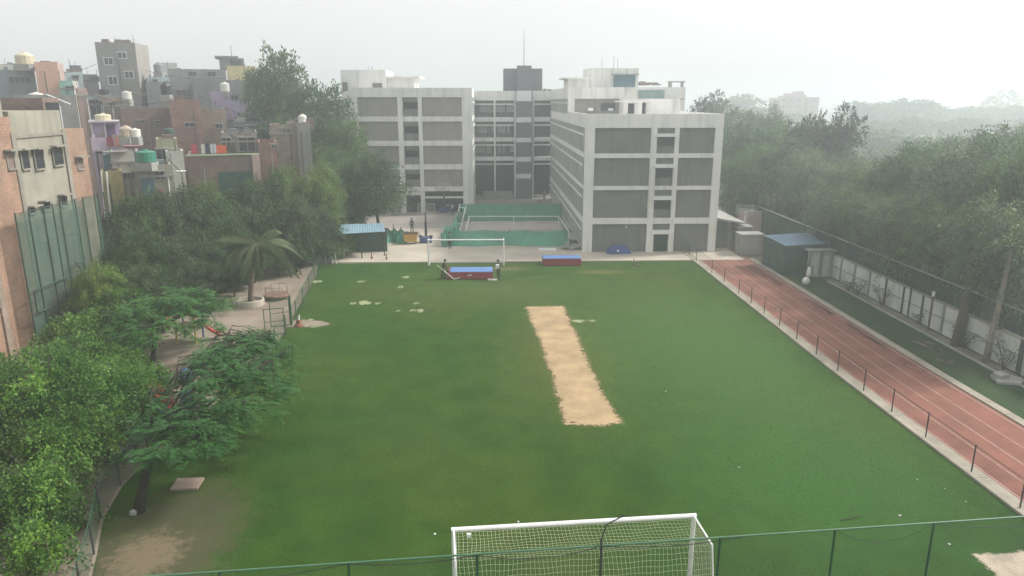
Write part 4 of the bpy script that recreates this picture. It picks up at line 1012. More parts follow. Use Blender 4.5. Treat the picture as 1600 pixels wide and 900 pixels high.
# left: tall trees by the school
tree('broad', 440, 93, 98, 5.0, 'tallest tree on the left, rounded crown above the brick houses')
tree('broad', 410, 95, 118, 2.6, 'tree joined to the left side of the tallest left tree')
tree('broad', 478, 91, 118, 4.4, 'large tree between the tallest left tree and the school')
tree('broad', 518, 93, 150, 3.8, 'tree touching the left end of the school wing')
tree('broad', 545, 89, 190, 3.0, 'lower tree against the left end panels of the school')
tree('broad', 450, 84, 175, 3.6, 'dark tree filling below the tallest left tree')
tree('broad', 588, 79, 247, 3.9, 'round tree behind the blue-roofed shed, trunk on the paving')
tree('broad', 550, 80.5, 258, 3.8, 'dark tree directly behind the blue roof, by the lamp post')
tree('droop', 545, 78, 305, 2.6, 'lower leafy tree tucked behind the left half of the blue roof')
tree('droop', 497, 71, 300, 2.6, 'full dark tree at the field corner beside the blue-roofed shed')
tree('broad', 520, 84, 235, 3.2, 'shaded tree between the light green tree and the school')
GL = 'belt of drooping trees along the old-town wall'
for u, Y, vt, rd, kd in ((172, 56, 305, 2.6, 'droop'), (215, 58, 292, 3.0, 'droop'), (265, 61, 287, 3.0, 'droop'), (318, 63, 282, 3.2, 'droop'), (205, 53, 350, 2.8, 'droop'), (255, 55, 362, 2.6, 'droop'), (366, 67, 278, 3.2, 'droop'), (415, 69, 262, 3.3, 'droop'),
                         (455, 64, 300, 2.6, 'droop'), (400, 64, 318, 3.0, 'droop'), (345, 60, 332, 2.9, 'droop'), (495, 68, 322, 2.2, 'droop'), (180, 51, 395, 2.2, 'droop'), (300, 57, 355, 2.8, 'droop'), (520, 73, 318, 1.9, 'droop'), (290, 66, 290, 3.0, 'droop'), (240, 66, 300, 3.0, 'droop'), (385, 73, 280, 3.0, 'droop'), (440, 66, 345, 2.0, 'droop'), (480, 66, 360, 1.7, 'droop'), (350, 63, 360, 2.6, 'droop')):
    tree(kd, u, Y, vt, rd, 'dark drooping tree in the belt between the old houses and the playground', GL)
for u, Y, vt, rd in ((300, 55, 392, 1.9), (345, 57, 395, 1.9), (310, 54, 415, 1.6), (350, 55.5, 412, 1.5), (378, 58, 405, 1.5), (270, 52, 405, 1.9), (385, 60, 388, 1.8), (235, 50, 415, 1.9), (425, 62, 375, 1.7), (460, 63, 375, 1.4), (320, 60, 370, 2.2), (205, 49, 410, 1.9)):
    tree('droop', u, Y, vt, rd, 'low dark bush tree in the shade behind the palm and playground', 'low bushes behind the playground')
tree('light', 452, 71, 252, 3.0, 'light green feathery tree right of the laundry terrace')
tree('light', 500, 72, 246, 2.8, 'light green feathery tree leaning towards the school')
tree('light', 330, 66, 275, 2.4, 'yellow-green tree just under the laundry terrace')
tree('light', 128, 47, 405, 2.0, 'light green bush tree at the foot of the green net')
tree('shrub', 527, 70, 378, 1.3, 'low dark bush beside the blue-roofed shed', h=2.6)
tree('shrub', 505, 67.5, 378, 1.1, 'low bush at the field corner, near the white board', h=2.4)

# ---- vine-covered mass and near planting, with real small leaves
def near_crown(name, label, cat, X, Y, zc, R, RZ, m, seed, fn=None, base=None, **kw):
    cm, lobes = (fn or crown)('crown', seed, R, RZ, m, **kw)
    root = thing(name, label, cat, (X, Y, 0))
    if base:
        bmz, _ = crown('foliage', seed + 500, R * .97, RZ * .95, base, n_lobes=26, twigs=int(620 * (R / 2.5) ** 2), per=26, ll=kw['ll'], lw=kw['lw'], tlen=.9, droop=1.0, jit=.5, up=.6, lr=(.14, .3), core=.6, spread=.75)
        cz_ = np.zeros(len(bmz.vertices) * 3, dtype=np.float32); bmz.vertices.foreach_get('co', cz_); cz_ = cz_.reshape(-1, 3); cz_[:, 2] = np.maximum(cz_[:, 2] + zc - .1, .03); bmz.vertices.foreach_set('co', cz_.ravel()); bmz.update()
        ob = bpy.data.objects.new('foliage', bmz); COL.objects.link(ob); ob.parent = root
    co = np.zeros(len(cm.vertices) * 3, dtype=np.float32); cm.vertices.foreach_get('co', co)
    co = co.reshape(-1, 3); co[:, 2] += zc; co[:, 2] = np.maximum(co[:, 2], .04); cm.vertices.foreach_set('co', co.ravel()); cm.update()
    o = bpy.data.objects.new('crown', cm); COL.objects.link(o); o.parent = root
    t = bpy.data.objects.new('trunk', trunk_mesh(seed, 0, .12, lobes, zc, BARK)); COL.objects.link(t); t.parent = root
    return root
VK = dict(fn=plumes, per=330, ll=.125, lw=.09, rad=.2, droop=1.25, rise=.75)
V2 = dict(fn=plumes, per=230, ll=.17, lw=.12, rad=.26, droop=1.2, rise=.7)
for lb, X, Y, zc, R_, RZ, m, sd, n, kw in (
    ('big mound of bright green creeper in the left foreground', -17.9, 27.9, 2.3, 3.2, 2.8, L_VINE, 81, 85, VK),
    ('creeper mound at the left picture edge, above the dark hollow', -21.0, 30.0, 2.0, 3.0, 2.3, L_VINE, 82, 70, VK),
    ('yellow-green creeper clump in the bottom left corner by the thin fence posts', -14.5, 20.5, .9, .95, 1.3, L_VINE2, 83, 16, VK),
    ('creeper with hollow shade put into its leaf colour, hanging at the bottom left edge, left of the yellow-green clump', -17.7, 21.6, 1.5, 1.4, 1.9, L_DARK, 84, 14, VK),  # darker leaf colour stands in for the shaded hollow
    ('green creeper bank sloping down to the thin fence posts', -15.9, 22.9, 1.2, 1.5, 1.8, L_VINE, 92, 34, VK),
    ('creeper bank behind the metal steps, right of the foreground mound', -17.4, 31.2, 1.5, 2.0, 2.0, L_VINE, 93, 45, VK),
    ('bushy creeper before the foot of the tall green net, right part', -26.2, 52.5, 1.8, 2.4, 2.6, L_MID, 94, 55, V2),
    ('leafy creeper between the brick corner and the play hut', -23.2, 41.0, 1.2, 2.6, 1.9, L_VINE, 95, 55, V2),
    ('green creeper shelf between the foreground mound and the feathery tree', -16.7, 25.6, 1.5, 1.6, 2.0, L_VINE, 85, 40, VK),
    ('spreading creeper behind the foreground mound, below the brick corner', -21.2, 35.5, 1.2, 3.3, 1.7, L_VINE, 86, 75, V2),
    ('creeper patch around the foot of the brick corner', -24.8, 42.0, .8, 2.7, 1.4, L_VINE, 87, 60, V2),
    ('dim green creeper patch left of the red and blue play hut', -24.6, 47.0, 1.1, 2.5, 1.9, L_MID, 88, 55, V2),
    ('low creeper behind the feathery tree, left of the blue drums', -18.2, 33.6, 1.1, 2.0, 1.6, L_VINE, 89, 45, V2),
    ('creeper at the extreme left edge, hollow shade put into its leaf colour, with a few trailing shoots', -19.8, 25.0, 1.8, 1.8, 2.4, L_DARK, 90, 26, VK),  # leaf colour darkened for the same shaded hollow
    ('light green creeper against the foot of the tall green net', -26.4, 49.0, 1.5, 2.2, 2.5, L_LIGHT, 91, 45, V2)):
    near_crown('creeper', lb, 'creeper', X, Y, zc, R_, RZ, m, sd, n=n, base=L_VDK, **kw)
# ---- feathery-leaved trees
def lp(u, v, y): x, z = aty(u, v, y); return Vector((x, y, z))
def feathery(label, pts, rad, GC, ext, ends, ntips, seed, nf=10, holes=()):
    """leaning trunk through pts, limbs to the ends round the crown centre GC, drooping doubly-feathered fronds in a flat shell"""
    gt = thing('feathery_tree', label, 'tree', (pts[0].x, pts[0].y, 0)); mb = MB(); mb.tube(pts, rad, 9); p2 = pts[-1]
    rg = random.Random(seed); tips = []; limbs = []
    for e in ends:
        E_ = GC + Vector(e); mid = p2.lerp(E_, .5) + Vector((rg.uniform(-.5, .5), rg.uniform(-.5, .5), .35))
        mb.tube([p2 + Vector((0, 0, -.05)), mid, E_], [.07, .04, .015], 6); limbs.append((mid, E_))
    for k_ in range(ntips):
        while True:
            e = Vector((rg.uniform(-1, 1), rg.uniform(-1, 1), rg.uniform(-1, 1)))
            if .25 < e.length < 1: break
        T_ = GC + Vector((e.x * ext[0], e.y * ext[1], abs(e.z) * ext[2] - .35 - (e.x * e.x + max(0, -e.y) ** 2 * .5) * 1.2))
        if any((T_.x - hx) ** 2 + (T_.y - hy) ** 2 < hr * hr for hx, hy, hr in holes): continue
        mid, E_ = min(limbs, key=lambda q: (q[0].lerp(q[1], .7) - T_).length); s0 = mid.lerp(E_, rg.uniform(.2, 1))
        mb.tube([s0, s0.lerp(T_, .5) + Vector((0, 0, .12)), T_], [.022, .014, .007], 4); tips.append((T_, (T_ - s0)))
    mb.build('trunk', mat('dark_wet_bark', (0.03, 0.026, 0.022), .3, 3, .9, .6), gt, smooth=True)
    g = np.random.default_rng(seed); P = []; D = []; N = []; LL_ = []; WW = []
    for T_, dv in tips:
        az0 = math.atan2(dv.y, dv.x)
        for q in range(nf):
            a = az0 + g.normal(0, 1.1); d = np.array([math.cos(a), math.sin(a), g.uniform(-.5, .35)]); d /= np.linalg.norm(d)
            s = np.cross(d, [0, 0, 1]); s /= np.linalg.norm(s); L = g.uniform(.4, .75); base = np.array(T_) - np.array(ORG[gt.name]) - np.array(dv) / max(dv.length, .1) * g.uniform(0, .8) + g.normal(0, .08, 3)
            for i in range(9):
                t = .12 + .88 * i / 8; c = base + d * L * t; c = c + np.array([0, 0, -.34 * L * t * t])
                wl_ = .2 * math.sin(math.pi * (.18 + .78 * t)) * L / .6
                for sg in (-1, 1):
                    P.append(c); D.append(s * sg + d * .35 + np.array([0, 0, g.uniform(-.35, .1)])); N.append([g.normal(0, .2), g.normal(0, .2), 1]); LL_.append(wl_); WW.append(.07)
    cm = leaf_mesh('crown', np.array(P), np.array(D), np.array(N, dtype=float), np.array(LL_), np.array(WW), L_GUL)
    o = bpy.data.objects.new('crown', cm); COL.objects.link(o); o.parent = gt
    return gt
gx, gy = at(216, 800)
p0 = Vector((gx, gy, -.1)); p1 = lp(228, 740, gy + .3); p2 = lp(243, 695, gy + .8)
ENDS = [(-2.0, 1.0, .7), (-1.0, 5.0, .9), (1.0, 4.6, .8), (2.2, 1.2, .5), (2.2, -1.9, -.1), (.9, -4.0, -.7), (-2.2, -1.2, .4), (-.2, .6, 1.1), (1.1, -.4, .9), (-1.6, 5.4, .7), (2.2, 4.0, .2), (1.6, -3.6, -.9)]
feathery('leaning dark-trunked tree with feathery leaves in the left foreground', [p0, p0.lerp(p1, .5) + Vector((-.03, 0, 0)), p1, p2], [.24, .18, .16, .14], Vector((-11.8, 29.6, 3.3)), (2.9, 6.4, 1.6), ENDS, 260, 5, holes=((-12.9, 27.6, 1.4), (-13.6, 28.4, 1.3)))
q0 = Vector((-20.0, 40.8, -.1))
feathery('second feathery tree spreading over the play equipment behind the leaning one', [q0, q0 + Vector((.2, .1, 1.2)), q0 + Vector((.5, .3, 2.3))], [.16, .12, .1], Vector((-19.3, 41.8, 3.0)), (3.8, 4.6, 1.2), [(e[0] * 1.5, e[1] * .8, e[2] * .7) for e in ENDS], 150, 9)

# ---- palms
def frond(P, D, N, LL_, WW, g, base, az, L, rise, droop, n=58, wl=.55, ww=.075):
    d0 = np.array([math.cos(az), math.sin(az), 0.0]); pts = []
    for i in range(n):
        t = (i + 1) / n; c = base + d0 * L * (t - .12 * t * t) + np.array([0, 0, L * (rise * t - droop * t * t)])
        pts.append(c); dd = d0 + np.array([0, 0, rise - 2 * droop * t]); dd /= np.linalg.norm(dd)
        s = np.cross(dd, [0, 0, 1]); s /= np.linalg.norm(s); k = math.sin(math.pi * (.12 + .84 * t))
        for sg in (-1, 1):
            P.append(c); D.append(s * sg * .75 + dd * .5 + np.array([0, 0, -.55])); N.append(np.array([0, 0, 1.0]) + s * sg * .3); LL_.append(wl * k * g.uniform(.85, 1.15)); WW.append(ww)
    return pts
def palm(label, X, Y, h, lean, n, L, seed, wl=.6, cat='palm', base_z=0.0, trunk=True, rise=(.1, .9)):
    root = thing('palm_tree' if trunk else 'palm_bush', label, cat, (X, Y, 0)); g = np.random.default_rng(seed)
    top = np.array([lean[0], lean[1], h]); P, D, N, LL_, WW = [], [], [], [], []; sm = MB(); o0 = Vector((X, Y, 0))
    for i in range(n):
        az = i * 2.399 + g.uniform(-.3, .3); rs = g.uniform(*rise)
        pts = frond(P, D, N, LL_, WW, g, top, az, L * g.uniform(.8, 1.1), rs, .45 + .35 * (1 - rs) + g.uniform(0, .2), wl=wl)
        sp = [o0 + Vector(top)] + [o0 + Vector(p) for p in pts[::6]]; sm.tube(sp, [.032 - .026 * i / len(sp) for i in range(len(sp))], 5)
    cm = leaf_mesh('crown', np.array(P), np.array(D), np.array(N), np.array(LL_), np.array(WW), L_PALM, .1)
    o = bpy.data.objects.new('crown', cm); COL.objects.link(o); o.parent = root
    sm.build('frond_stem', mat('palm_rib', (0.10, 0.1, 0.045), .2, 3, .8), root)
    if trunk:
        pts = [Vector((X + lean[0] * (t ** 1.5), Y + lean[1] * t, base_z - .05 + (h - base_z + .05) * t)) for t in [i / 12 for i in range(13)]]
        MB().tube(pts, [.2 - .06 * i / 12 + (.012 if i % 2 else 0) for i in range(13)], 9).build('trunk', mat('palm_trunk', (0.12, 0.095, 0.07), .3, 3, .95, .6), root, smooth=True)
    return root
px_, py_ = at(392, 476)
pl = thing('planter', 'round pale concrete tree ring on the playground earth', 'planter', (px_, py_, 0))
MB().lathe([(1.0, 0), (1.0, .42), (.92, .46), (.82, .42), (.82, .2), (.02, .2)], (px_, py_, 0), 26).build('ring', mat('pale_planter', (0.46, 0.42, 0.36), .12, 1, .9, .2, stain=.3), pl)
MB().lathe([(.81, .205), (.4, .27), (.02, .3)], (px_, py_, 0), 18).build('soil', EARTH2, pl)
palm('palm with a leaning trunk growing out of the round concrete ring', px_, py_, 4.6, (.8, .2), 18, 3.5, 3, .85, base_z=.22, rise=(0, .8))
x, y = at(232, 497)
palm('young palm bush by the red and blue play hut', x, y, .7, (0, 0), 15, 2.4, 8, .5, trunk=False, rise=(.5, 1.2))
x, y = at(240, 476); y += 2
palm('dry yellowish palm bush just behind the young one', x + .5, y, .8, (0, 0), 10, 2.4, 9, .55, trunk=False, rise=(.6, 1.3))
# bare trunks at the white wall
for u, v, lb, r0, m, h in ((1494, 540, 'dark tree trunk before the white wall, thickest on the verge', .27, BARK, 6), (1540, 566, 'paler slanting tree trunk before the white wall', .17, PALEBARK, 6.5)):
    x, y = at(u, v); x = min(x, 29.35)
    root = thing('tree', lb, 'tree', (x, y, 0))
    MB().tube([(x, y, -.05), (x + .05, y, 1.5), (x + .25, y + .1, 3.2), (x + .5, y + .2, h)], [r0 * 1.25, r0, r0 * .85, r0 * .5], 9).build('trunk', m, root, smooth=True)
    cm, lobes = crown('crown', 300 + u, 2.4, 2.2, L_OLIVE, n_lobes=10, twigs=220, per=14, ll=.26, lw=.09, tlen=1.0, droop=.7)
    o = bpy.data.objects.new('crown', cm); COL.objects.link(o); o.parent = root; o.location = (.7, .2, h + 1)
# dry twiggy shrubs along the wall
for i, (u, v, s) in enumerate(((1340, 462, 1.0), (1378, 478, .9), (1515, 545, 1.1), (1568, 578, 1.2), (1445, 508, .6), (1325, 455, .8))):
    x, y = at(u, v); x = min(x, 29.3); r = random.Random(i + 40)
    root = thing('dry_shrub', ['twiggy shrub at the far end of the white wall', 'twiggy shrub in the middle of the white wall', 'shrub with hooked bare branches between the two tree trunks', 'wide dry shrub at the near end of the wall, by the dark post', 'small dry shrub left of the dark trunk', 'leafy bit of shrub under the shed end of the wall'][i], 'shrub', (x, y, 0))
    mb = MB(); P = []; D = []
    for k_ in range(int(16 * s)):
        a = r.uniform(0, 6.28); e = Vector((x + math.cos(a) * r.uniform(.2, .9) * s - .1, y + math.sin(a) * r.uniform(.3, 1.6) * s, r.uniform(.6, 1.7) * s)); b0 = Vector((x, y, 0)); mid = b0.lerp(e, .5) + Vector((0, 0, .2))
        mb.tube([b0, mid, e], [.02, .014, .006], 4)
        for q in range(10):
            p = mid.lerp(e, r.random()); P.append([p.x - x + r.gauss(0, .1), p.y - y + r.gauss(0, .12), p.z + r.gauss(0, .1)]); D.append([r.gauss(0, 1), r.gauss(0, 1), r.gauss(0, .5)])
    mb.build('stem', BARK, root)
    n = len(P); gg = np.random.default_rng(i)
    o = bpy.data.objects.new('crown', leaf_mesh('crown', np.array(P), np.array(D), gg.normal(size=(n, 3)) + [0, 0, 1], gg.uniform(.08, .2, n), gg.uniform(.05, .1, n), L_DARK)); COL.objects.link(o); o.parent = root
# pale bare branches hanging over the wall at right
x, z = aty(1560, 375, 41)
root = thing('dead_branch', 'pale leafless branches hanging in front of the dark trees at the right edge', 'branch', (x + 2.1, 41.3, 0)); mb = MB(); r = random.Random(77)
for k_ in range(12):
    a = Vector((x + 1.6, 41, z + .3)); e = a + Vector((-r.uniform(.8, 3.2), r.uniform(-.8, .8), r.uniform(-2.2, 1.4))); mid = a.lerp(e, .5) + Vector((0, 0, r.uniform(.1, .5)))
    mb.tube([a, mid, e], [.04, .028, .01], 5); mb.tube([mid, mid + Vector((-r.uniform(.3, 1), 0, r.uniform(-.6, .5)))], [.02, .008], 4)
mb.tube([(x + 1.6, 41, z + .3), (x + 2.0, 41.2, z - 2.8), (x + 2.1, 41.3, 0)], [.07, .1, .14], 6)
mb.build('branch', PALEBARK, root)
# ================================================================== WALLS, FENCES, NETS
def wires(mb, p0, p1, z0, z1, sp, r, diag=True):
    """chain-link: two families of straight diagonal wires on the vertical strip p0-p1"""
    p0 = Vector((p0[0], p0[1], 0)); p1 = Vector((p1[0], p1[1], 0)); L = (p1 - p0).length; d = (p1 - p0) / L; H = z1 - z0
    n = Vector((-d.y, d.x, 0))
    def seg(a, za, b, zb, off):
        A = p0 + d * a + Vector((0, 0, za)) + n * off; B = p0 + d * b + Vector((0, 0, zb)) + n * off
        ax = (B - A).normalized(); s = ax.cross(n).normalized() * r; q = n * r
        mb.add([A + s, A - s * .5 + q, A - s * .5 - q, B + s, B - s * .5 + q, B - s * .5 - q], [(0, 1, 4, 3), (1, 2, 5, 4), (2, 0, 3, 5)])
    k = -H
    while k < L:
        a, b = max(0, k), min(L, k + H)
        seg(a, z0 + (a - k), b, z0 + (b - k), r); seg(a, z1 - (a - k), b, z1 - (b - k), -r)
        k += sp
def lerp2(a, b, t): return (a[0] + (b[0] - a[0]) * t, a[1] + (b[1] - a[1]) * t)
# white boundary wall
bw = thing('boundary_wall', 'white panelled boundary wall with dark joints along the right-hand verge', 'wall', (29.9, 47, 0))
m = MB(); m.box(29.75, 22, 0, 29.95, 60.5, 1.95); m.build('panel_wall', mat('wall_whitewash', (0.52, 0.53, 0.5), .1, .7, .9, .2, stain=.55), bw)
y = 23.2
while y < 60:
    MB().box(29.66, y, 0, 29.747, y + .14, 2.02).build('pilaster', DKSTEEL if int(y) % 2 else CEM2, bw); y += 2.38
MB().box(29.70, 22, 1.0, 29.747, 60.4, 1.05).build('joint', CEM2, bw)
MB().box(29.70, 22, 1.96, 30.0, 60.5, 2.02).build('coping', CEM, bw)
wp = thing('wall_bay', 'pair of tall white wall panels with dark posts at the far end of the verge', 'wall', (28.5, 60.8, 0))
(xa, ya), (xb_, yb_) = at(1272, 440), at(1312, 446)
MB().box(27.6, 60.6, 0, 29.74, 60.8, 2.25).build('panel_wall', mat('wall_whitewash', (0.6, 0.6, 0.6)), wp)
for x in (27.55, 28.55, 29.5): MB().box(x, 60.45, 0, x + .22, 60.597, 2.3).build('post', CEM2, wp)
MB().box(27.4, 60.3, 2.31, 29.9, 61.2, 2.42).build('coping', CEM2, wp)
for u, v, h, m_, lb in ((1419, 497, 2.3, DKSTEEL, 'dark thin post before the white wall, farthest of three'), (1450, 517, 2.4, BARK, 'brownish post with a pale top before the white wall'), (1593, 588, 2.6, DKSTEEL, 'dark post before the white wall at the right picture edge')):
    x, y = at(u, v); x = min(x, 29.5)
    po_ = one(MB().tube([(x, y, -.05), (x, y, h)], .07, 7), 'post', m_, lb, 'post', (x, y, 0))
    if u == 1450: MB().lathe([(.09, 0), (.1, .3), (.04, .34)], (x, y, h + .001), 8).build('cap', PIPEW, po_)
tf = thing('tall_fence', 'tall dark green fence with a pale top rail behind the white wall', 'fence', (30.7, 60, 0))
MB().tube([(30.7, 30, 3.15), (30.7, 88, 3.15)], .06, 6).build('top_rail', GALV, tf)
for i in range(20): MB().tube([(30.7, 30 + i * 3.05, 0), (30.7, 30 + i * 3.05, 3.08)], .045, 6).build('post', GREENM, tf)
MB().box(30.74, 30, .1, 30.75, 88, 3.1).build('mesh', netting('dark_green_net', (0.02, 0.055, 0.04), .35), tf)
# low fence along the track
fp = [at(u, v) for u, v in ((1068, 404), (1086, 409), (1113, 428), (1130.5, 443), (1150, 461), (1168.6, 476), (1191.4, 492), (1215.4, 511), (1244.5, 532), (1276.6, 556), (1311.4, 582), (1354, 613), (1401, 646), (1456, 686), (1525, 740), (1600, 797))]
fp = [(trackx(19.62, y), y) for x, y in fp]
fp = [(19.62, 73.5), (19.62, 69.5)] + [p for p in fp if p[1] < 68] + [(trackx(19.62, 20.5), 20.5), (trackx(19.62, 17), 17)]
tfn = thing('track_fence', 'low wire fence with thin posts between the grass field and the red track', 'fence', (19.7, 45, 0))
for x, y in fp: MB().tube([(x, y, .0), (x, y, 1.32)], .03, 6).build('post', DKSTEEL, tfn)
m = MB()
for a, b in zip(fp, fp[1:]): m.tube([(a[0], a[1], 1.27), (b[0], b[1], 1.27)], .013, 5)
m.build('top_rail', DKSTEEL, tfn)
m = MB()
for a, b in zip(fp, fp[1:]): wires(m, a, b, .12, 1.25, .14, .0016)
m.build('mesh', DKSTEEL, tfn)
fb = thing('end_fence', 'short wire fence across the end of the track by the school corner', 'fence', (21.5, 73.8, 0))
ep = [(19.6, 73.8), (21.6, 73.8), (23.4, 73.8), (25.2, 73.8)]
for x, y in ep: MB().tube([(x, y, 0), (x, y, 1.5)], .04, 6).build('post', DKSTEEL, fb)
m = MB(); m.tube([(19.6, 73.8, 1.5), (25.2, 73.8, 1.5)], .02, 5); wires(m, ep[0], ep[-1], .1, 1.5, .16, .002); m.build('mesh', GALV, fb)
# playground fence on the left with its gate
pf = thing('playground_fence', 'low green mesh fence between the playground and the grass field', 'fence', (-14, 43, 0))
gp = [(-15.55, 65.0), (-15.2, 61), (-14.75, 57.2), (-14.3, 53.4), (-13.85, 49.6), (-13.72, 47.9)]
gp2 = [(-13.55, 45.9), (-13.42, 43.0), (-13.65, 39.5), (-13.9, 36), (-14.3, 32.5), (-14.9, 29), (-14.95, 26.6), (-14.5, 24.2), (-13.6, 22), (-12.7, 19.6), (-12.0, 17)]
for P_ in (gp, gp2):
    for x, y in P_: MB().tube([(x, y, -.03), (x, y, 1.32)], .035, 6).build('post', DKSTEEL if P_ is gp2 else GREENM, pf)
    m = MB()
    for a, b in zip(P_, P_[1:]): m.tube([(a[0], a[1], 1.25), (b[0], b[1], 1.25)], .018, 5); wires(m, a, b, .03, 1.25, .1, .0022)
    m.build('mesh', GREENM, pf)
MB().tube([(-13.72, 47.9, 0), (-13.72, 47.9, 2.1)], .07, 7).build('gate_post', GREENM, pf)
gt_ = thing('gate', 'open green-framed gate leaf in the playground fence', 'gate', (-14.1, 46.8, 0))
def frame_rect(mb, a, b, z0, z1, r=.03, mid=True):
    A0 = (a[0], a[1], z0); A1 = (a[0], a[1], z1); B0 = (b[0], b[1], z0); B1 = (b[0], b[1], z1)
    mb.tube([A0, A1], r, 6); mb.tube([B0, B1], r, 6); mb.tube([A0, B0], r, 6); mb.tube([A1, B1], r, 6)
    if mid: mb.tube([(a[0], a[1], (z0 + z1) / 2), (b[0], b[1], (z0 + z1) / 2)], r * .7, 5)
m = MB(); frame_rect(m, (-13.75, 47.7), (-14.9, 47.2), .1, 1.95); m.build('leaf_frame', GREENM, gt_)
m = MB(); wires(m, (-13.75, 47.7), (-14.9, 47.2), .1, 1.95, .12, .002); m.build('mesh', GREENM, gt_)
gt2 = thing('gate', 'second gate leaf standing ajar nearer the camera', 'gate', (-14.0, 45.6, 0))
m = MB(); frame_rect(m, (-13.6, 45.8), (-14.75, 45.4), .1, 1.85); m.build('leaf_frame', GREENM, gt2)
m = MB(); wires(m, (-13.6, 45.8), (-14.75, 45.4), .1, 1.85, .12, .002); m.build('mesh', GREENM, gt2)
# tall green netting before the orange brick house
nf = thing('net_screen', 'tall green net screen on poles in front of the orange and grey brick house', 'net', (-28.3, 46, 0))
y0 = yof(22, 335, -28.35)[0]; zt_ = yof(22, 335, -28.35)[1]; y1 = 53.0
NPOLES = [y0, y0 + 1.3, y0 + 2.8, y0 + 3.8, y0 + 4.6, y0 + 6.4, y0 + 7.4, y0 + 8.9, y0 + 10.2, y1]
NPM = mat('weathered_green_pole', (0.03, 0.06, 0.045), .2, 3, .6)
for yy in NPOLES: MB().tube([(-28.3, yy, 0), (-28.3, yy, zt_ + .1)], .045, 6).build('pole', NPM, nf)
MB().tube([(-28.3, y0, zt_), (-28.3, y1, zt_)], .025, 5).build('top_wire', DKSTEEL, nf)
m = MB()
nn = 40
for i in range(nn):
    a, b = y0 + (y1 - y0) * i / nn, y0 + (y1 - y0) * (i + 1) / nn; xo = lambda yy: -28.36 + .05 * math.sin(yy * 2.3)
    sag = lambda yy: .12 * abs(math.sin(yy * 1.7))
    m.add([(xo(a), a, .3), (xo(b), b, .3), (xo(b), b, zt_ - sag(b)), (xo(a), a, zt_ - sag(a))], [(0, 1, 2, 3)])
m.build('net', netting('old_green_net', (0.05, 0.115, 0.085), .38), nf)
m = MB(); frame_rect(m, (-28.1, y0 + .2), (-28.1, y0 + 4.2), 2.2, 3.6, .05, False); frame_rect(m, (-28.1, y0 + 4.3), (-28.1, y0 + 6.0), 3.3, 4.2, .05, False); m.tube([(-28.1, y0 + 5, 4.4), (-27.6, y0 + 6.5, 1.5)], .05)
m.build('lower_frame', NPM, nf)
# near fence across the bottom of the picture
F0, F1 = (-9.2, 15.12), (16.2, 17.22)
Fd = lambda x: (x, F0[1] + (F1[1] - F0[1]) * (x - F0[0]) / (F1[0] - F0[0]))
ZF = 4.0
nfz = thing('mesh_fence', 'tall green chain-link fence behind the nearer goal, at the bottom of the picture', 'fence', (3, 16.1, 0))
m = MB(); m.tube([(*Fd(-16), ZF), (*Fd(22), ZF)], .026, 8); m.build('top_rail', mat('light_green_rail', (0.07, 0.16, 0.095), .15, 3, .5, 0, .4), nfz)
fx = [aty_x for aty_x in (-15.8, -12.6, -9.5, -6.6, -3.55, -.4, 2.76, 5.9, 9.05, 11.85, 14.9, 18)]
for x in fx:
    h = ZF if abs(x - 2.76) > .1 else ZF + .2
    MB().tube([(*Fd(x), 0), (*Fd(x), h)], .034, 7).build('post', GREENM if abs(x - 2.76) > .1 else DKSTEEL, nfz)
m = MB(); wires(m, Fd(-16), Fd(20), .05, ZF, .085, .0021); m.build('mesh', GREENM, nfz)
p = Vector((*Fd(2.76), ZF + .18))
MB().tube([p, p + Vector((.1, -.05, .45)), p + Vector((.55, -.1, .75))], .018, 5).build('bracket', DKSTEEL, nfz)
CAB = ['cable looping under the rail at the far left of the near green fence', 'short cable loop left of the dark bracket post, behind the goal', 'thick dark cable running up to the dark bracket post', 'dark cable right of the bracket post, along the goal corner', 'thin cable loop hanging low between the fence posts right of the goal', 'cable along the fence rail at the right edge']
def sagline(xa, xb, d, r=.014, zz=ZF):
    m = MB(); m.tube([(*Fd(xa + (xb - xa) * t), zz - .03 - d * 4 * t * (1 - t)) for t in [i / 14 for i in range(15)]], r, 4)
    one(m, 'cable', DKSTEEL, CAB.pop(0), 'cable', (*Fd(xa), ZF), 'cables on the near green fence')
sagline(-9.5, -3.6, .25); sagline(-3.6, -.4, .12); sagline(-.4, 2.7, .22, .013); sagline(2.8, 6.5, .12, .013); sagline(9.1, 11.8, .45, .009); sagline(11.8, 18, .3, .01)
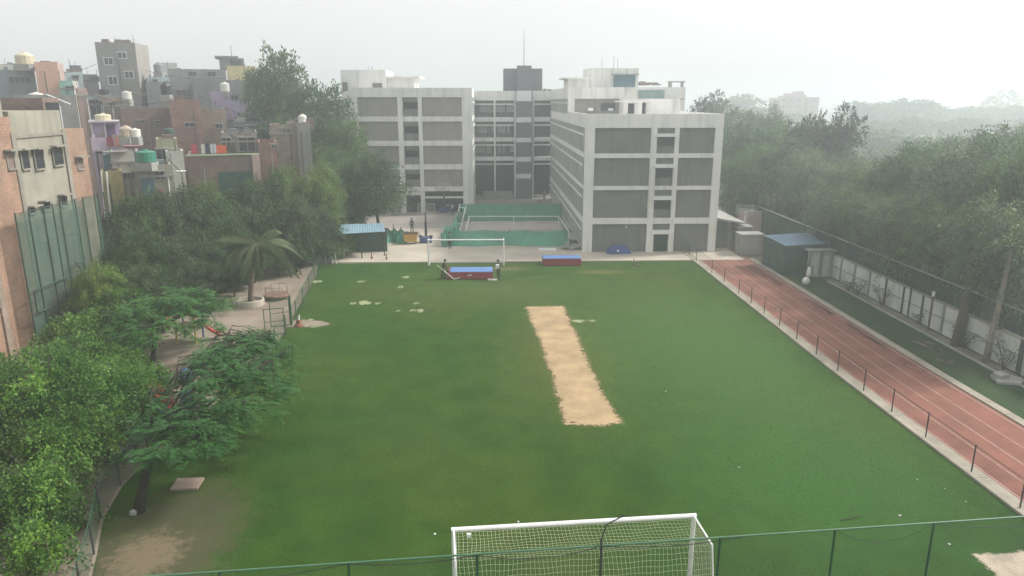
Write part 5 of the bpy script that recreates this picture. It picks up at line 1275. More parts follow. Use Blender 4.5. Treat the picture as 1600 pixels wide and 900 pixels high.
# ================================================================== GOALS
def goal(name, label, A, B, H, depth, r, net, back_sign, bar=True):
    """A, B: ground points of the posts; depth towards back"""
    root = thing(name, label, 'goal', ((A[0] + B[0]) / 2, (A[1] + B[1]) / 2, 0))
    A = Vector((*A, 0)); B = Vector((*B, 0)); d = (B - A).normalized(); n = Vector((-d.y, d.x, 0)) * back_sign
    up = Vector((0, 0, H))
    for P_ in (A, B): MB().tube([P_, P_ + up], r, 10).build('post', PIPEW, root, smooth=False)
    MB().tube([A + up - d * r, B + up + d * r], r, 10).build('crossbar', PIPEW, root)
    td = depth * .72
    for P_ in (A, B):
        MB().tube([P_ + up, P_ + up + n * td], .03, 6).build('top_stay', PIPEW, root)
        MB().tube([P_ + up + n * td, P_ + n * depth + Vector((0, 0, .04))], .028, 6).build('back_stay', PIPEW, root)
        MB().tube([P_ + Vector((0, 0, .04)), P_ + n * depth + Vector((0, 0, .04))], .03, 6).build('ground_bar', PIPEW, root)
    MB().tube([A + n * depth + Vector((0, 0, .04)), B + n * depth + Vector((0, 0, .04))], .03, 6).build('ground_bar', PIPEW, root)
    if net:
        m = MB(); sp = .125; L = (B - A).length; rr = .0052
        prof = [up + n * (td * t) + Vector((0, 0, -.10 * math.sin(math.pi * t))) for t in [i / 11 for i in range(12)]]
        bot = n * depth
        prof += [(up + n * td).lerp(bot, t) + n * (.12 * math.sin(math.pi * t)) for t in [i / 16 for i in range(1, 17)]]
        k = 0
        while k <= L:
            wob = .03 * math.sin(k * 3)
            m.tube([A + d * (k + wob * math.sin(i * .5)) + p_ for i, p_ in enumerate(prof)], rr, 3, False); k += sp
        for i, p_ in enumerate(prof):
            m.tube([A + d * (L * t) + p_ + Vector((0, 0, -.02 * math.sin(t * 40 + i))) for t in [j / 24 for j in range(25)]], rr, 3, False)
        for P_ in (A, B):
            for i in range(0, 17):
                t = i / 16; zb = H * (1 - t); dep = td + (depth - td) * t
                m.tube([P_ + Vector((0, 0, zb)), P_ + n * dep + Vector((0, 0, zb))], rr, 3, False)
            for i in range(1, 12):
                q = td * i / 11; m.tube([P_ + n * q + up, P_ + n * (q * depth / td)], rr, 3, False)
        m.build('net', mat('cream_net_cord', (0.48, 0.5, 0.36), .1, 3, .8, 0), root)
    return root
goal('football_goal', 'nearer white football goal with a box net, at the bottom of the picture', (-1.18, 19.32), (6.27, 19.86), 2.44, 2.15, .075, True, -1)
goal('football_goal', 'far white football goal without a visible net, at the school end of the field', (-5.78, 66.0), (1.2, 65.9), 2.44, 1.3, .07, False, 1)
x0, y0_ = -.78, 19.2
one(MB().box(x0, y0_ - .1, 2.3, x0 + .12, y0_ - .03, 2.42), 'tag', PIPEW, 'small white tag tied under the near goal crossbar', 'tag', (x0, y0_, 2.36))
# ================================================================== CRASH MATS
def crash_mat(label, A, B, h, depth, logo, flap):
    root = thing('crash_mat', label, 'crash mat', ((A[0] + B[0]) / 2, A[1] + depth / 2, 0), 'blue and red crash mats at the school end')
    RM = mat('red_mat_vinyl', (0.27, 0.03, 0.045), .12, 1.5, .5, .1, .4); BM = mat('blue_mat_vinyl', (0.10, 0.21, 0.46), .1, 1.2, .5, .1, .4)
    bevel(MB().box(A[0], A[1], .01, B[0], A[1] + depth, h).build('body', RM, root), .05)
    bevel(MB().box(A[0] + (.25 if flap else .02), A[1] + .03, h + .003, B[0] - .02, A[1] + depth - .03, h + .06).build('top_cover', BM, root), .03)
    MB().box(A[0], A[1] - .012, h - .16, B[0], A[1] - .003, h - .12).build('seam', mat('maroon_seam', (0.12, 0.02, 0.05), .1, 2, .6), root)
    if flap: bevel(MB().box(A[0] + .02, A[1] + .05, h + .003, A[0] + .24, A[1] + .85, h + .16).build('flap', mat('dark_maroon', (0.14, 0.02, 0.03), .1, 2, .6), root), .03)
    if logo:
        m = MB(); cx = (A[0] + B[0]) / 2
        for k_ in range(3): m.add([(cx + k_ * .13 - .22, A[1] - .013, h - .32), (cx + k_ * .13 - .14, A[1] - .013, h - .32), (cx + k_ * .13 - .06, A[1] - .013, h - .17), (cx + k_ * .13 - .14, A[1] - .013, h - .17)], [(0, 1, 2, 3)])
        m.build('logo', PIPEW, root)
crash_mat('blue-topped red crash mat in front of the far goal, between two people', (-3.8, 60.6), (.16, 60.6), .62, 1.9, True, True)
crash_mat('blue-topped red crash mat at the paving edge, right of the far goal', (4.85, 65.6), (8.42, 65.6), .66, 1.5, False, False)
# ================================================================== NET COURT
GN = netting('teal_green_net', (0.055, 0.30, 0.195), .14)
def net_sheet(mb, A, B, z0, z1, n=26, bow=.12, sag=.1, ph=0.0, flare=0.0):
    A = Vector((*A, 0)); B = Vector((*B, 0)); d = (B - A); L = d.length; nrm = Vector((-d.y, d.x, 0)) / L
    rows = 5; vs = []; fs = []
    for i in range(n + 1):
        t = i / n
        for j in range(rows + 1):
            s = j / rows
            off = nrm * (bow * math.sin(t * 17 + ph + s * 2) * (1 - s) - flare * (1 - s) ** 2 * (.6 + .4 * math.sin(t * 9 + ph)))
            zt2_ = z1 - sag * abs(math.sin(t * math.pi * 3 + ph))
            vs.append(A + d * t + off + Vector((0, 0, z0 + (zt2_ - z0) * s)))
    for i in range(n):
        for j in range(rows):
            a = i * (rows + 1) + j; fs.append((a, a + rows + 1, a + rows + 2, a + 1))
    return mb.add(vs, fs)
def court_net(label, A, B, z1, posts, flare=0, ph=0.0, sag=.1):
    root = thing('court_net', label, 'net screen', ((A[0] + B[0]) / 2, (A[1] + B[1]) / 2, .06))
    m = MB(); net_sheet(m, A, B, .08, z1, 30, .1, sag, ph, flare); m.build('net', GN, root)
    for t in posts:
        x, y = lerp2(A, B, t); MB().tube([(x, y + .06, 0), (x, y + .06, z1 + .08)], .05, 6).build('post', DKSTEEL, root)
    m = MB(); m.tube([(A[0], A[1] + .03, z1), (B[0], B[1] + .03, z1)], .012, 4); m.build('top_wire', DKSTEEL, root)
    return root
court_net('green net screen along the front of the fenced sand court', (-4.2, 75.4), (8.1, 74.9), 1.7, (.02, .5, .98), .55, .3)
court_net('green net screen along the back of the fenced sand court', (-3.6, 91.2), (9.0, 91.2), 2.3, (.0, .5, 1), 0, 1.2)
court_net('green net along the left side of the fenced sand court', (-4.25, 76.0), (-3.7, 90.9), 1.9, (.3, .7), .2, 2.0)
m = MB()
r = random.Random(12)
net_sheet(m, (-5.2, 74.6), (-3.6, 75.6), .07, 2.0, 14, .25, .5, .7, .5); net_sheet(m, (-4.9, 75.0), (-3.9, 76.8), .07, 2.3, 12, .2, .4, 2.7, .3)
one(m, 'net_bundle', netting('teal_green_net_thick', (0.05, 0.22, 0.15), .06), 'bunched green net at the left front corner of the sand court', 'net', (-4.4, 75.2, .06))
m = MB(); net_sheet(m, (-11.9, 77.6), (-8.9, 77.2), .03, 1.35, 22, .22, .55, .4, 1.3); net_sheet(m, (-11.6, 78.2), (-9.4, 77.8), .03, 1.6, 16, .2, .4, 1.4, .8)
one(m, 'net_heap', netting('teal_green_net_heap', (0.05, 0.24, 0.165), .04), 'slumped heap of green netting beside the yellow cart', 'net', (-10.3, 77.6, .06))
fr = thing('court_rail', 'white pipe rail framing the sand court inside the nets', 'rail', (2.5, 84, .06))
def cz(u, v, z): x, y = at(u, v, z); return (x, y, z)
ra, rb, rc, rd = cz(733, 338, 1.2), cz(873, 338, 1.2), cz(889, 362, 1.2), cz(723, 361, 1.2)
MB().tube([ra, rb], .05, 6).build('rail', PIPEW, fr); MB().tube([rb, rc], .05, 6).build('rail', PIPEW, fr); MB().tube([ra, (ra[0] - .3, ra[1] - 5, .2)], .06, 6).build('rail', PIPEW, fr); MB().tube([(rd[0], rd[1], .35), (rc[0], rc[1], .5)], .035, 6).build('rail', PIPEW, fr)
for p in (ra, rb, rc, ((ra[0] + rb[0]) / 2, ra[1], 1.2)): MB().tube([(p[0], p[1], .05), p], .045, 6).build('post', PIPEW, fr)
lf = thing('leaning_rack', 'pale leaning pipe frame at the left end of the sand court', 'frame', (-3.9, 86, .06))
for (a, b) in (((-4.3, 84.0, .06), (-3.7, 88.0, 2.7)), ((-3.6, 84.0, .06), (-3.0, 88.0, 2.4)), ((-4.15, 85.0, .75), (-3.45, 85.0, .75)), ((-3.75, 87.6, 2.4), (-3.1, 87.6, 2.2))): MB().tube([a, b], .05, 6).build('pipe', PIPEW, lf)
for i, (x, y, w_, d_, lb) in enumerate(((8.9, 84.5, .8, 3.4, 'farther pale slab bench by the right wing, beside the sand court'), (8.75, 77.5, .8, 3.2, 'nearer pale slab bench by the right wing, beside the sand court'))):
    b_ = thing('bench', lb, 'bench', (x, y, .06)); MB().box(x - w_ / 2, y - d_ / 2, .42, x + w_ / 2, y + d_ / 2, .52).build('seat', CONC, b_)
    for s in (-1, 1): MB().box(x - w_ / 2 + .08, y + s * d_ * .36 - .12, .02, x + w_ / 2 - .08, y + s * d_ * .36 + .12, .417).build('leg', CONC, b_)
m = MB(); r = random.Random(6)
for i in range(16): m.obox((8.4 + r.uniform(-.9, .8), 73.4 + r.uniform(-1, 1.2), .12 + r.uniform(0, .25)), (r.uniform(.3, .9), r.uniform(.2, .5), r.uniform(.08, .3)), r.uniform(0, 3), r.uniform(-.3, .3), r.uniform(-.2, .2))
one(m, 'rubble_heap', CONC, 'heap of grey rubble at the corner of the right wing by the net', 'rubble', (8.4, 73.4, .06))
x, y = at(855, 391); one(MB().box(x - .9, y - .5, .065, x + .9, y + .5, .13), 'board', PIPEW, 'pale flat board lying on the paving before the sand court', 'board', (x, y, .06))
# ================================================================== STREET FURNITURE AND LOOSE OBJECTS
# yellow cart
x, y = at(642, 381)
c = thing('trolley_bin', 'yellow wheeled trolley bin on the paving beside the green net heap', 'trolley', (x, y, .06))
MB().add([(x - .62, y - .45, .3), (x + .62, y - .45, .3), (x + .62, y + .45, .3), (x - .62, y + .45, .3), (x - .75, y - .55, 1.15), (x + .75, y - .55, 1.15), (x + .75, y + .55, 1.15), (x - .75, y + .55, 1.15)],
         [(0, 3, 2, 1), (0, 1, 5, 4), (1, 2, 6, 5), (2, 3, 7, 6), (3, 0, 4, 7)]).build('body', mat('yellow_paint', (0.5, 0.29, 0.05), .12, 2, .5, .1, .4, stain=.3), c)
m = MB()
for a, b in (((-.78, -.58), (.78, -.58)), ((.78, -.58), (.78, .58)), ((.78, .58), (-.78, .58)), ((-.78, .58), (-.78, -.58))): m.tube([(x + a[0], y + a[1], 1.17), (x + b[0], y + b[1], 1.17)], .045, 6)
m.build('rim', DKSTEEL, c); MB().box(x - .72, y - .5, 1.0, x + .72, y + .5, 1.06).build('load', DARK, c)
for sx in (-.5, .5):
    for sy in (-.35, .35):
        MB().tube([(x + sx - .04, y + sy, .2), (x + sx + .04, y + sy, .2)], .14, 10).build('wheel', DKSTEEL, c)
        MB().box(x + sx - .03, y + sy - .03, .2, x + sx + .03, y + sy + .03, .298).build('caster', DKSTEEL, c)
MB().tube([(x + .8, y - .3, 1.0), (x + 1.0, y - .3, 1.1), (x + 1.0, y + .3, 1.1), (x + .8, y + .3, 1.0)], .025, 5).build('handle', DKSTEEL, c)
# basketball hoops
def hoop(label, x, y, face, col_pole, col_base, z0=.06, H=3.9, board_off=1.5, clear=True, boardc=None):
    """portable hoop: base at x,y ; board reaches out along face (unit vec)"""
    root = thing('basketball_hoop', label, 'basketball hoop', (x, y, z0)); f = Vector((*face, 0)); s = Vector((-f.y, f.x, 0)); b = Vector((x, y, z0))
    m = MB(); m.obox(b - f * .3 + Vector((0, 0, .32)), (1.3, .9, .6), math.atan2(s.y, s.x)); bevel(m.build('base', col_base, root), .08)
    for q in (-.55, .55): MB().lathe([(.02, 0), (.2, .02), (.2, .2), (.02, .22)], tuple(b + s * q - f * .5 + Vector((0, 0, .62))), 10).build('weight', DKSTEEL, root)
    MB().tube([b, b + Vector((0, 0, H * .8))], .085, 8).build('pole', col_pole, root); MB().tube([b + Vector((0, 0, .7)), b + Vector((0, 0, 2.2))], .14, 8).build('padding', DKSTEEL, root)
    MB().tube([b + Vector((0, 0, H * .78)), b + f * board_off * .95 + Vector((0, 0, H * .86))], .06, 6).build('arm', col_pole, root)
    c_ = b + f * board_off + Vector((0, 0, H * .88)); m = MB(); fr_ = .035
    for sg in (-1, 1):
        m.tube([c_ + s * .9 * sg + Vector((0, 0, -.52)), c_ + s * .9 * sg + Vector((0, 0, .52))], fr_, 6); m.tube([c_ - s * .9 + Vector((0, 0, .52 * sg)), c_ + s * .9 + Vector((0, 0, .52 * sg))], fr_, 6)
    bd = m.build('board_frame', boardc or PIPEW, root)
    m = MB(); m.obox(c_, (1.72, .03, .98), math.atan2(s.y, s.x)); m.build('backboard', netting('clear_board', (0.5, 0.5, 0.5), .88) if clear else PIPEW, bd)
    m = MB()
    for sg in (-1, 1): m.tube([c_ + f * .03 + s * .28 * sg + Vector((0, 0, -.3)), c_ + f * .03 + s * .28 * sg + Vector((0, 0, .12))], .02, 5)
    m.tube([c_ + f * .03 - s * .28 + Vector((0, 0, .12)), c_ + f * .03 + s * .28 + Vector((0, 0, .12))], .02, 5); m.build('target_square', boardc or PIPEW, bd)
    m = MB(); k = 14; rc_ = c_ + f * .42 + Vector((0, 0, -.32)); pts = [rc_ + f * .23 * math.cos(2 * math.pi * i / k) + s * .23 * math.sin(2 * math.pi * i / k) for i in range(k + 1)]
    m.tube(pts, .014, 5); m.tube([c_ + Vector((0, 0, -.32)), rc_ - f * .23], .03, 5); m.build('rim', mat('orange_rim', (0.45, 0.12, 0.04), .1, 3, .5), root)
    return root
BLUEV = mat('navy_blue_vinyl', (0.035, 0.06, 0.2), .15, 1.5, .5, .1, .4)
x, y = at(666, 379); hoop('portable basketball hoop with dark padded pole and blue base near the yellow cart', x, y, (0, 1), DKSTEEL, BLUEV, board_off=1.3, boardc=CONC)
x, y = at(694, 332, .06); hoop('far basketball hoop with a dark pole and white board before the left wing', x, y, (0, -1), DKSTEEL, BLUEV, board_off=1.2, H=4.1, boardc=CONC)
x, y = at(1161, 378, 0); hoop('white-armed basketball hoop beyond the end of the track', x, y, (-.35, -.94), PIPEW, CONC, z0=0, board_off=1.6, H=4.2, boardc=CEM2)
# blue tarpaulin heap by the right wing
x, y = at(965, 396); y = 70.9
n = 14; vs = []; fs = []; r = random.Random(2)
for i in range(n + 1):
    for j in range(7):
        t = i / n; s = j / 6; hgt = .95 * math.sin(math.pi * min(1, max(0, t))) ** .45 * math.sin(math.pi * s) ** .5 * (.92 + .08 * math.sin(t * 7)) + r.uniform(-.05, .05)
        vs.append((x - 1.2 + 2.5 * t, y - .5 + .9 * s, .07 + max(0, hgt)))
for i in range(n):
    for j in range(6): a = i * 7 + j; fs.append((a, a + 7, a + 8, a + 1))
one(MB().add(vs, fs), 'tarpaulin', mat('blue_tarp', (0.045, 0.075, 0.22), .2, 1.5, .6, .2), 'rumpled blue tarpaulin heap against the right wing', 'tarpaulin', (x, y, .06), smooth=True)
one(MB().lathe([(.02, 0), (.12, .05), (.13, .12), (.07, .2), (.02, .22)], (x - .1, y - .6, .3), 10), 'white_bag', PIPEW, 'small white bag lying on the blue tarpaulin', 'bag', (x - .1, y - .6, .3), smooth=True)
# cones / marker posts
def cone(u, v, h, label, col=(0.16, 0.045, 0.035), z=.0):
    x, y = at(u, v, z); r_ = h * .16
    root = thing('traffic_cone', label, 'cone', (x, y, z)); MB().box(x - r_ * 1.5, y - r_ * 1.5, z, x + r_ * 1.5, y + r_ * 1.5, z + .05).build('base', DKSTEEL, root)
    MB().lathe([(r_, 0), (r_ * .8, h * .3), (r_ * .5, h * .7), (r_ * .3, h)], (x, y, z + .05), 10).build('body', mat('cone_%d' % int(col[0] * 100), col, .1, 3, .6), root)
    MB().lathe([(r_ * .78, h * .38), (r_ * .62, h * .6)], (x, y, z + .052), 10).build('stripe', mat('cone_stripe', (0.35, 0.3, 0.28), .1, 3, .6), root)
cone(581, 405, .62, 'dark red cone at the paving edge, left of two'); cone(604, 406, .62, 'dark red cone at the paving edge, right of two'); cone(627, 365, .75, 'dark cone standing out on the paving behind the green net heap', z=.06)
cone(990, 414, .6, 'dark red cone at the field edge before the dark green shutter, taller of two'); cone(997, 417, .4, 'small orange-red cone just right of the taller one', (0.35, 0.1, 0.06))
cone(615, 360, .7, 'dim cone near the tree trunk behind the green net heap', z=.06)
x, y = at(467, 510); root = thing('traffic_cone', 'fallen terracotta cone bundle with a white tip beside the playground gate', 'cone', (x, y, 0))
MB().lathe([(.32, 0), (.3, .1), (.18, .24), (.13, .45), (.05, .55)], (x, y, 0), 12).build('body', mat('terracotta', (0.2, 0.085, 0.06), .2, 3, .8), root); MB().tube([(x, y, .4), (x + .08, y, .8)], [.1, .04], 8).build('tip', PIPEW, root)
# blue-roofed shed, left
def shed(name, label, quad, z0, z1, posts, roof_m, ribs=18):
    cx = sum(p[0] for p in quad) / 4; cy = sum(p[1] for p in quad) / 4
    root = thing(name, label, 'shed', (cx, cy, 0)); (a, b, c_, d) = quad; m = MB(); vs = []; fs = []
    for i in range(ribs * 2 + 1):
        t = i / (ribs * 2); o = .04 if i % 2 else 0
        p = lerp2(a, b, t); q = lerp2(d, c_, t); vs += [(p[0], p[1], z0 + o), (q[0], q[1], z1 + o)]
    for i in range(ribs * 2): fs.append((2 * i, 2 * i + 2, 2 * i + 3, 2 * i + 1))
    m.add(vs, fs); o = m.build('roof', roof_m, root)
    so = o.modifiers.new('thick', 'SOLIDIFY'); so.thickness = .02
    for x, y in posts: MB().tube([(x, y, 0), (x, y, z0 - .02)], .06, 6).build('post', DKSTEEL, root)
    return root
qa, qb = at(527, 366, 2.5), at(602, 362, 2.5); qd, qc = at(533, 351, 2.9), at(598, 349, 2.9)
s1 = shed('open_shed', 'open shed with a pale blue corrugated roof at the left end of the paving', (qa, qb, qc, qd), 2.5, 2.9, [(qa[0] + .3, qa[1] + .2), (qb[0] - .2, qb[1] + .2), (qb[0] - .3, qc[1] - .3), (qa[0] + .3, qc[1] - .3), ((qa[0] + qb[0]) / 2, qa[1] + .2)], mat('blue_roof_sheet', (0.2, 0.31, 0.38), .12, .8, .5, .1, .4, stain=.25))
MB().box(qa[0] + .2, qc[1] - .25, .06, qb[0] - .2, qc[1] - .2, 2.45).build('back_screen', netting('dark_green_screen', (0.03, 0.075, 0.06), .05), s1)
m = MB(); r = random.Random(8)
xx, yy = at(580, 388)
for k_ in range(7): m.obox((xx + r.uniform(-.05, .05), yy + .3, .12 + k_ * .17), (1.1 + r.uniform(-.1, .1), .7, .13), r.uniform(-.1, .1))
one(m, 'stacked_slabs', mat('pale_grey_stack', (0.33, 0.36, 0.36), .2, 1.5, .8), 'stack of pale grey slabs under the blue roof, right end', 'stack', (xx, yy, .06))
xx, yy = at(563, 390)
one(MB().box(xx - 1.1, yy, .06, xx + .9, yy + .35, .3), 'low_plank', CONC, 'low pale plank bench lying under the blue roof', 'plank', (xx, yy, .06))
xx, yy = at(594, 388)
one(MB().tube([(xx, yy, .06), (xx + .1, yy, 1.25)], [.16, .1], 8), 'leaning_sack', BARK, 'dark upright bundle at the right post of the blue-roofed shed', 'bundle', (xx, yy, .06))
# white board on legs by the field corner
x, y = at(522, 412); root = thing('notice_board', 'slanted pale lilac board on thin legs at the field corner, under the trees', 'board', (x - .6, y, 0))
MB().add([(x - 1.6, y + .5, .05), (x - .1, y, .05), (x - .4, y + .7, 1.05), (x - 1.5, y + 1.1, 1.05)], [(0, 1, 2, 3)]).build('board', LAV, root); root_o = root.children[0]; so = root_o.modifiers.new('thick', 'SOLIDIFY'); so.thickness = .04
for dx in (0, .35, -.6): MB().tube([(x + dx - .1, y - .1, 0), (x + dx - .35, y + .55, 1.1)], .03, 5).build('leg', PIPEW, root)
# lamp posts
xl, zl_ = aty(548, 311, 80); root = thing('lamp_post', 'pale lamp post rising behind the blue roof', 'lamp post', (xl, 80, 0))
MB().tube([(xl + .1, 80, 0), (xl, 80, zl_)], [.09, .06], 7).build('pole', GALV, root); MB().tube([(xl, 80, zl_), (xl - 1.1, 79.9, zl_ + .5)], .035, 5).build('arm', GALV, root); MB().obox((xl - 1.35, 79.9, zl_ + .55), (.6, .2, .1), 0, 0, .35).build('lamp_head', PIPEW, root)
xl, zl_ = aty(1424, 357, 56); root = thing('lamp_post', 'lamp post in the right-hand trees, only its white head clear', 'lamp post', (xl + .8, 56.1, 0))
MB().tube([(xl + .8, 56.1, 0), (xl + .75, 56.1, zl_ - .3), (xl + .3, 56, zl_ - .03)], [.09, .06, .04], 7).build('pole', GREENM, root); bevel(MB().obox((xl, 55.6, zl_), (.85, .34, .18), .1, 0, .18).build('lamp_head', PIPEW, root), .06)
# right shed and clutter beyond the track
q = [at(1228, 384, 2.7), at(1292, 381, 2.7), at(1262, 364, 2.75), at(1194, 368, 2.75)]
s2 = shed('net_shed', 'dark green netted shed with a flat blue sheet roof beside the track', tuple(q), 2.7, 2.75, [(q[0][0] + .1, q[0][1] + .1), (q[3][0] + .1, q[3][1] - .1), (q[1][0] - .1, q[1][1] + .1), (q[2][0] - .1, q[2][1] - .1)], mat('slate_blue_roof_sheet', (0.085, 0.15, 0.225), .12, .8, .5, .1, .4, stain=.25), 12)
DG = netting('shed_green_net', (0.02, 0.065, 0.055), .12)
for a, b in ((q[0], q[1]), (q[3], q[0]), (q[1], q[2])):
    m = MB(); net_sheet(m, a, b, .05, 2.62, 12, .05, .05); m.build('side_net', DG, s2)
cg = thing('wire_cage', 'low green wire enclosure in front of the netted shed', 'enclosure', (27.2, 62, 0)); m = MB()
pts = [at(1196, 404), at(1240, 432), at(1268, 440)]
pts = [(max(25.75, x), y) for x, y in pts]
for a, b in zip(pts, pts[1:]): m.tube([(*a, 1.35), (*b, 1.35)], .03, 5); wires(m, a, b, .05, 1.35, .16, .003)
m.build('mesh', GREENM, cg)
for x, y in pts: MB().tube([(x, y, 0), (x, y, 1.4)], .04, 6).build('post', GREENM, cg)
for (u, v, w_, h, d_, mt, nm, lb) in ((1142, 392, 1.4, 2.4, 1.5, CEM2, 'pier', 'grey-green concrete pier beyond the left end of the track'), (1160, 399, 2.3, 2.0, 1.6, CONC, 'concrete_block', 'square grey concrete block wall beside the end of the track'), (1188, 396, 1.0, 1.6, 1, BROWN, 'brick_pier', 'brownish brick pier left of the netted shed'), (1182, 368, 2.4, 2.6, 3, PINKG, 'hut', 'dull pinkish hut under the trees behind the white-armed hoop')):
    x, y = at(u, v); x = max(x, 25.9)
    root = thing(nm, lb, nm.replace('_', ' '), (x, y, 0)); bevel(MB().box(x - w_ / 2, y, 0, x + w_ / 2, y + d_, h).build('body', mt, root), .04); MB().box(x - w_ / 2 - .08, y - .08, h + .002, x + w_ / 2 + .08, y + d_ + .08, h + .12).build('cap', CONC, root)
x, y = at(1196, 412); x = max(x, 25.8); root = thing('debris_pile', 'dark red-brown timber debris standing at the track edge left of the netted shed', 'debris', (x, y, 0)); m = MB(); r = random.Random(31)
for i in range(14): m.obox((x + r.uniform(0, .7), y + r.uniform(0, 1.6), r.uniform(.4, .8)), (r.uniform(.1, .25), .08, r.uniform(.9, 1.7)), r.uniform(0, 3), r.uniform(-.5, .5), r.uniform(-.3, .3))
m.build('timber', BROWN, root)
x, y = at(1259, 444); root = thing('white_sack', 'two white sacks, one on the other, by the netted shed', 'sacks', (x, y, 0))
MB().lathe([(.05, 0), (.3, .05), (.34, .25), (.28, .5), (.1, .62)], (x, y, 0), 10, 1, .8).build('sack', WT, root, smooth=True); MB().lathe([(.05, 0), (.2, .03), (.22, .25), (.14, .6), (.05, .8)], (x + .3, y + .3, .62), 10).build('sack', WT, root, smooth=True)
x, y = at(1575, 596); root = thing('broken_slab', 'pale broken concrete slab on the verge at the right edge', 'slab', (28.2, 36.4, 0)); m = MB(); m.prism(ragged([(27.5, 35.9), (28.6, 35.7), (29.2, 36.4), (28.7, 37.2), (27.9, 37.1)], .4, .1, 3), .02, .16); m.obox((28.1, 36.6, .28), (.7, .5, .22), .4, .1)
m.build('slab', CONC, root)
x, y = at(293, 758); root = one(MB().obox((x, y, .05), (1.05, .85, .09), .05), 'paving_slab', mat('pink_slab', (0.33, 0.25, 0.21), .1, 1.5, .9, .2), 'single pinkish paving slab on the bare ground right of the leaning trunk', 'slab', (x, y, 0))
x, y = at(212, 800); one(MB().lathe([(.02, 0), (.16, .03), (.14, .14), (.03, .2)], (x, y - .15, 0), 9), 'stone', CONC, 'pale stone at the foot of the leaning trunk', 'stone', (x, y, 0))
# ================================================================== PLAYGROUND
x, y = at(433, 466); root = thing('merry_go_round', 'small round playground merry-go-round with upright rails, right of the palm', 'merry-go-round', (x, y, 0))
MB().lathe([(.3, .05), (.95, .2), (1.0, .3), (.97, .36), (.02, .37)], (x, y, 0), 22).build('platform', mat('worn_brown_plate', (0.2, 0.13, 0.1), .2, 2, .7), root); MB().lathe([(.12, 0), (.12, .05)], (x, y, 0), 10).build('pivot', DKSTEEL, root)
m = MB()
for i in range(8):
    a = i * math.pi / 4; m.tube([(x + .85 * math.cos(a), y + .85 * math.sin(a), .36), (x + .85 * math.cos(a), y + .85 * math.sin(a), 1.0)], .028, 5)
    a2 = a + math.pi / 4; m.tube([(x + .85 * math.cos(a), y + .85 * math.sin(a), 1.0), (x + .85 * math.cos(a2), y + .85 * math.sin(a2), 1.0)], .028, 5)
m.build('handrail', mat('pinkish_rail', (0.35, 0.25, 0.23), .1, 3, .5), root)
RP = mat('red_plastic', (0.42, 0.025, 0.025), .1, 1.5, .35, 0, .5); BP = mat('blue_plastic', (0.03, 0.07, 0.3), .1, 1.5, .35, 0, .5); SB = mat('steel_blue_plastic', (0.06, 0.13, 0.26), .1, 1.5, .35, 0, .5); GP = mat('emerald_plastic', (0.02, 0.30, 0.17), .12, 1.5, .35, 0, .5); YP = mat('yellow_plastic', (0.5, 0.4, 0.05), .1, 2, .4, 0, .5)
def slide(name, a, b, w_, m_, parent, n=8):
    a = Vector(a); b = Vector(b); d = (b - a); s = Vector((-d.y, d.x, 0)).normalized() * w_ / 2; mb = MB(); vs = []; fs = []
    for i in range(n + 1):
        t = i / n; c_ = a.lerp(b, t) + Vector((0, 0, .15 * math.sin(math.pi * t * 2) * (1 - t)))
        for k_, (o, z) in enumerate(((-1, .16), (-.85, .02), (0, -.03), (.85, .02), (1, .16))): vs.append(c_ + s * o + Vector((0, 0, z)))
    for i in range(n):
        for k_ in range(4): q_ = i * 5 + k_; fs.append((q_, q_ + 5, q_ + 6, q_ + 1))
    mb.add(vs, fs); o = mb.build(name, m_, parent, smooth=True); so = o.modifiers.new('t', 'SOLIDIFY'); so.thickness = .03
    return o
ps = thing('play_structure', 'climbing structure with red and blue slides and two blue drums under the feathery tree', 'play structure', (*at(265, 640, 0), 0))
a = (*at(232, 600, 1.7), 1.7); b = (*at(272, 640, .5), .5); slide('slide', a, b, .62, RP, ps)['label'] = 'red slide'
a = (*at(232, 632, 1.2), 1.2); b = (*at(264, 654, .25), .25); slide('slide', a, b, .5, BP, ps)['label'] = 'blue slide'
cx, cy = at(226, 612, 1.4)
MB().box(cx - .7, cy - .6, 1.35, cx + .6, cy + .6, 1.45).build('platform', DKSTEEL, ps)
for dx in (-.65, .55):
    for dy in (-.55, .55): MB().tube([(cx + dx, cy + dy, 0), (cx + dx, cy + dy, 2.2)], .05, 7).build('post', DKSTEEL, ps)
for u, v in ((290, 580), (291, 612)):
    x, y = at(u, v, 1.35); MB().lathe([(.3, -.55), (.34, -.45), (.34, -.05), (.36, 0), (.36, .06), (.33, .1), (.3, .25), (.17, .38), (.02, .42)], (x, y, 1.1), 18).build('drum', SB, ps, smooth=True); MB().tube([(x, y, 0), (x, y, .56)], .08, 7).build('post', DKSTEEL, ps)
xa, ya = at(290, 580, 1.0); xb2, yb2 = at(291, 612, 1.0); MB().tube([(xa, ya, 1.0), (xb2, yb2, 1.0)], .05, 6).build('beam', DKSTEEL, ps); MB().tube([(xb2, yb2, 1.0), (cx + .5, cy, 1.3)], .05, 6).build('beam', DKSTEEL, ps)
lb_ = Vector((*at(189, 722, 0), 0)); lt = Vector((*at(196, 655, 1.9), 1.9))
st = thing('metal_steps', 'green-railed metal steps half hidden by the creeper', 'steps', tuple(lb_)); s = Vector((.55, 0, 0))
for sg in (-1, 1): MB().tube([lb_ + s * sg, lt + s * sg], .045, 6).build('stringer', GREENM, st); MB().tube([lb_ + s * sg + Vector((0, 0, .8)), lt + s * sg + Vector((0, 0, .8))], .03, 6).build('handrail', GREENM, st)
for i in range(8): p = lb_.lerp(lt, (i + .5) / 8); MB().obox(p, (1.02, .26, .04)).build('tread', mat('pale_tread', (0.3, 0.33, 0.33), .1, 2, .6), st)
g2 = thing('play_structure', 'play structure with a green leaf-shaped canopy and yellow posts behind the feathery tree', 'play structure', (*at(295, 500, 0), 0))
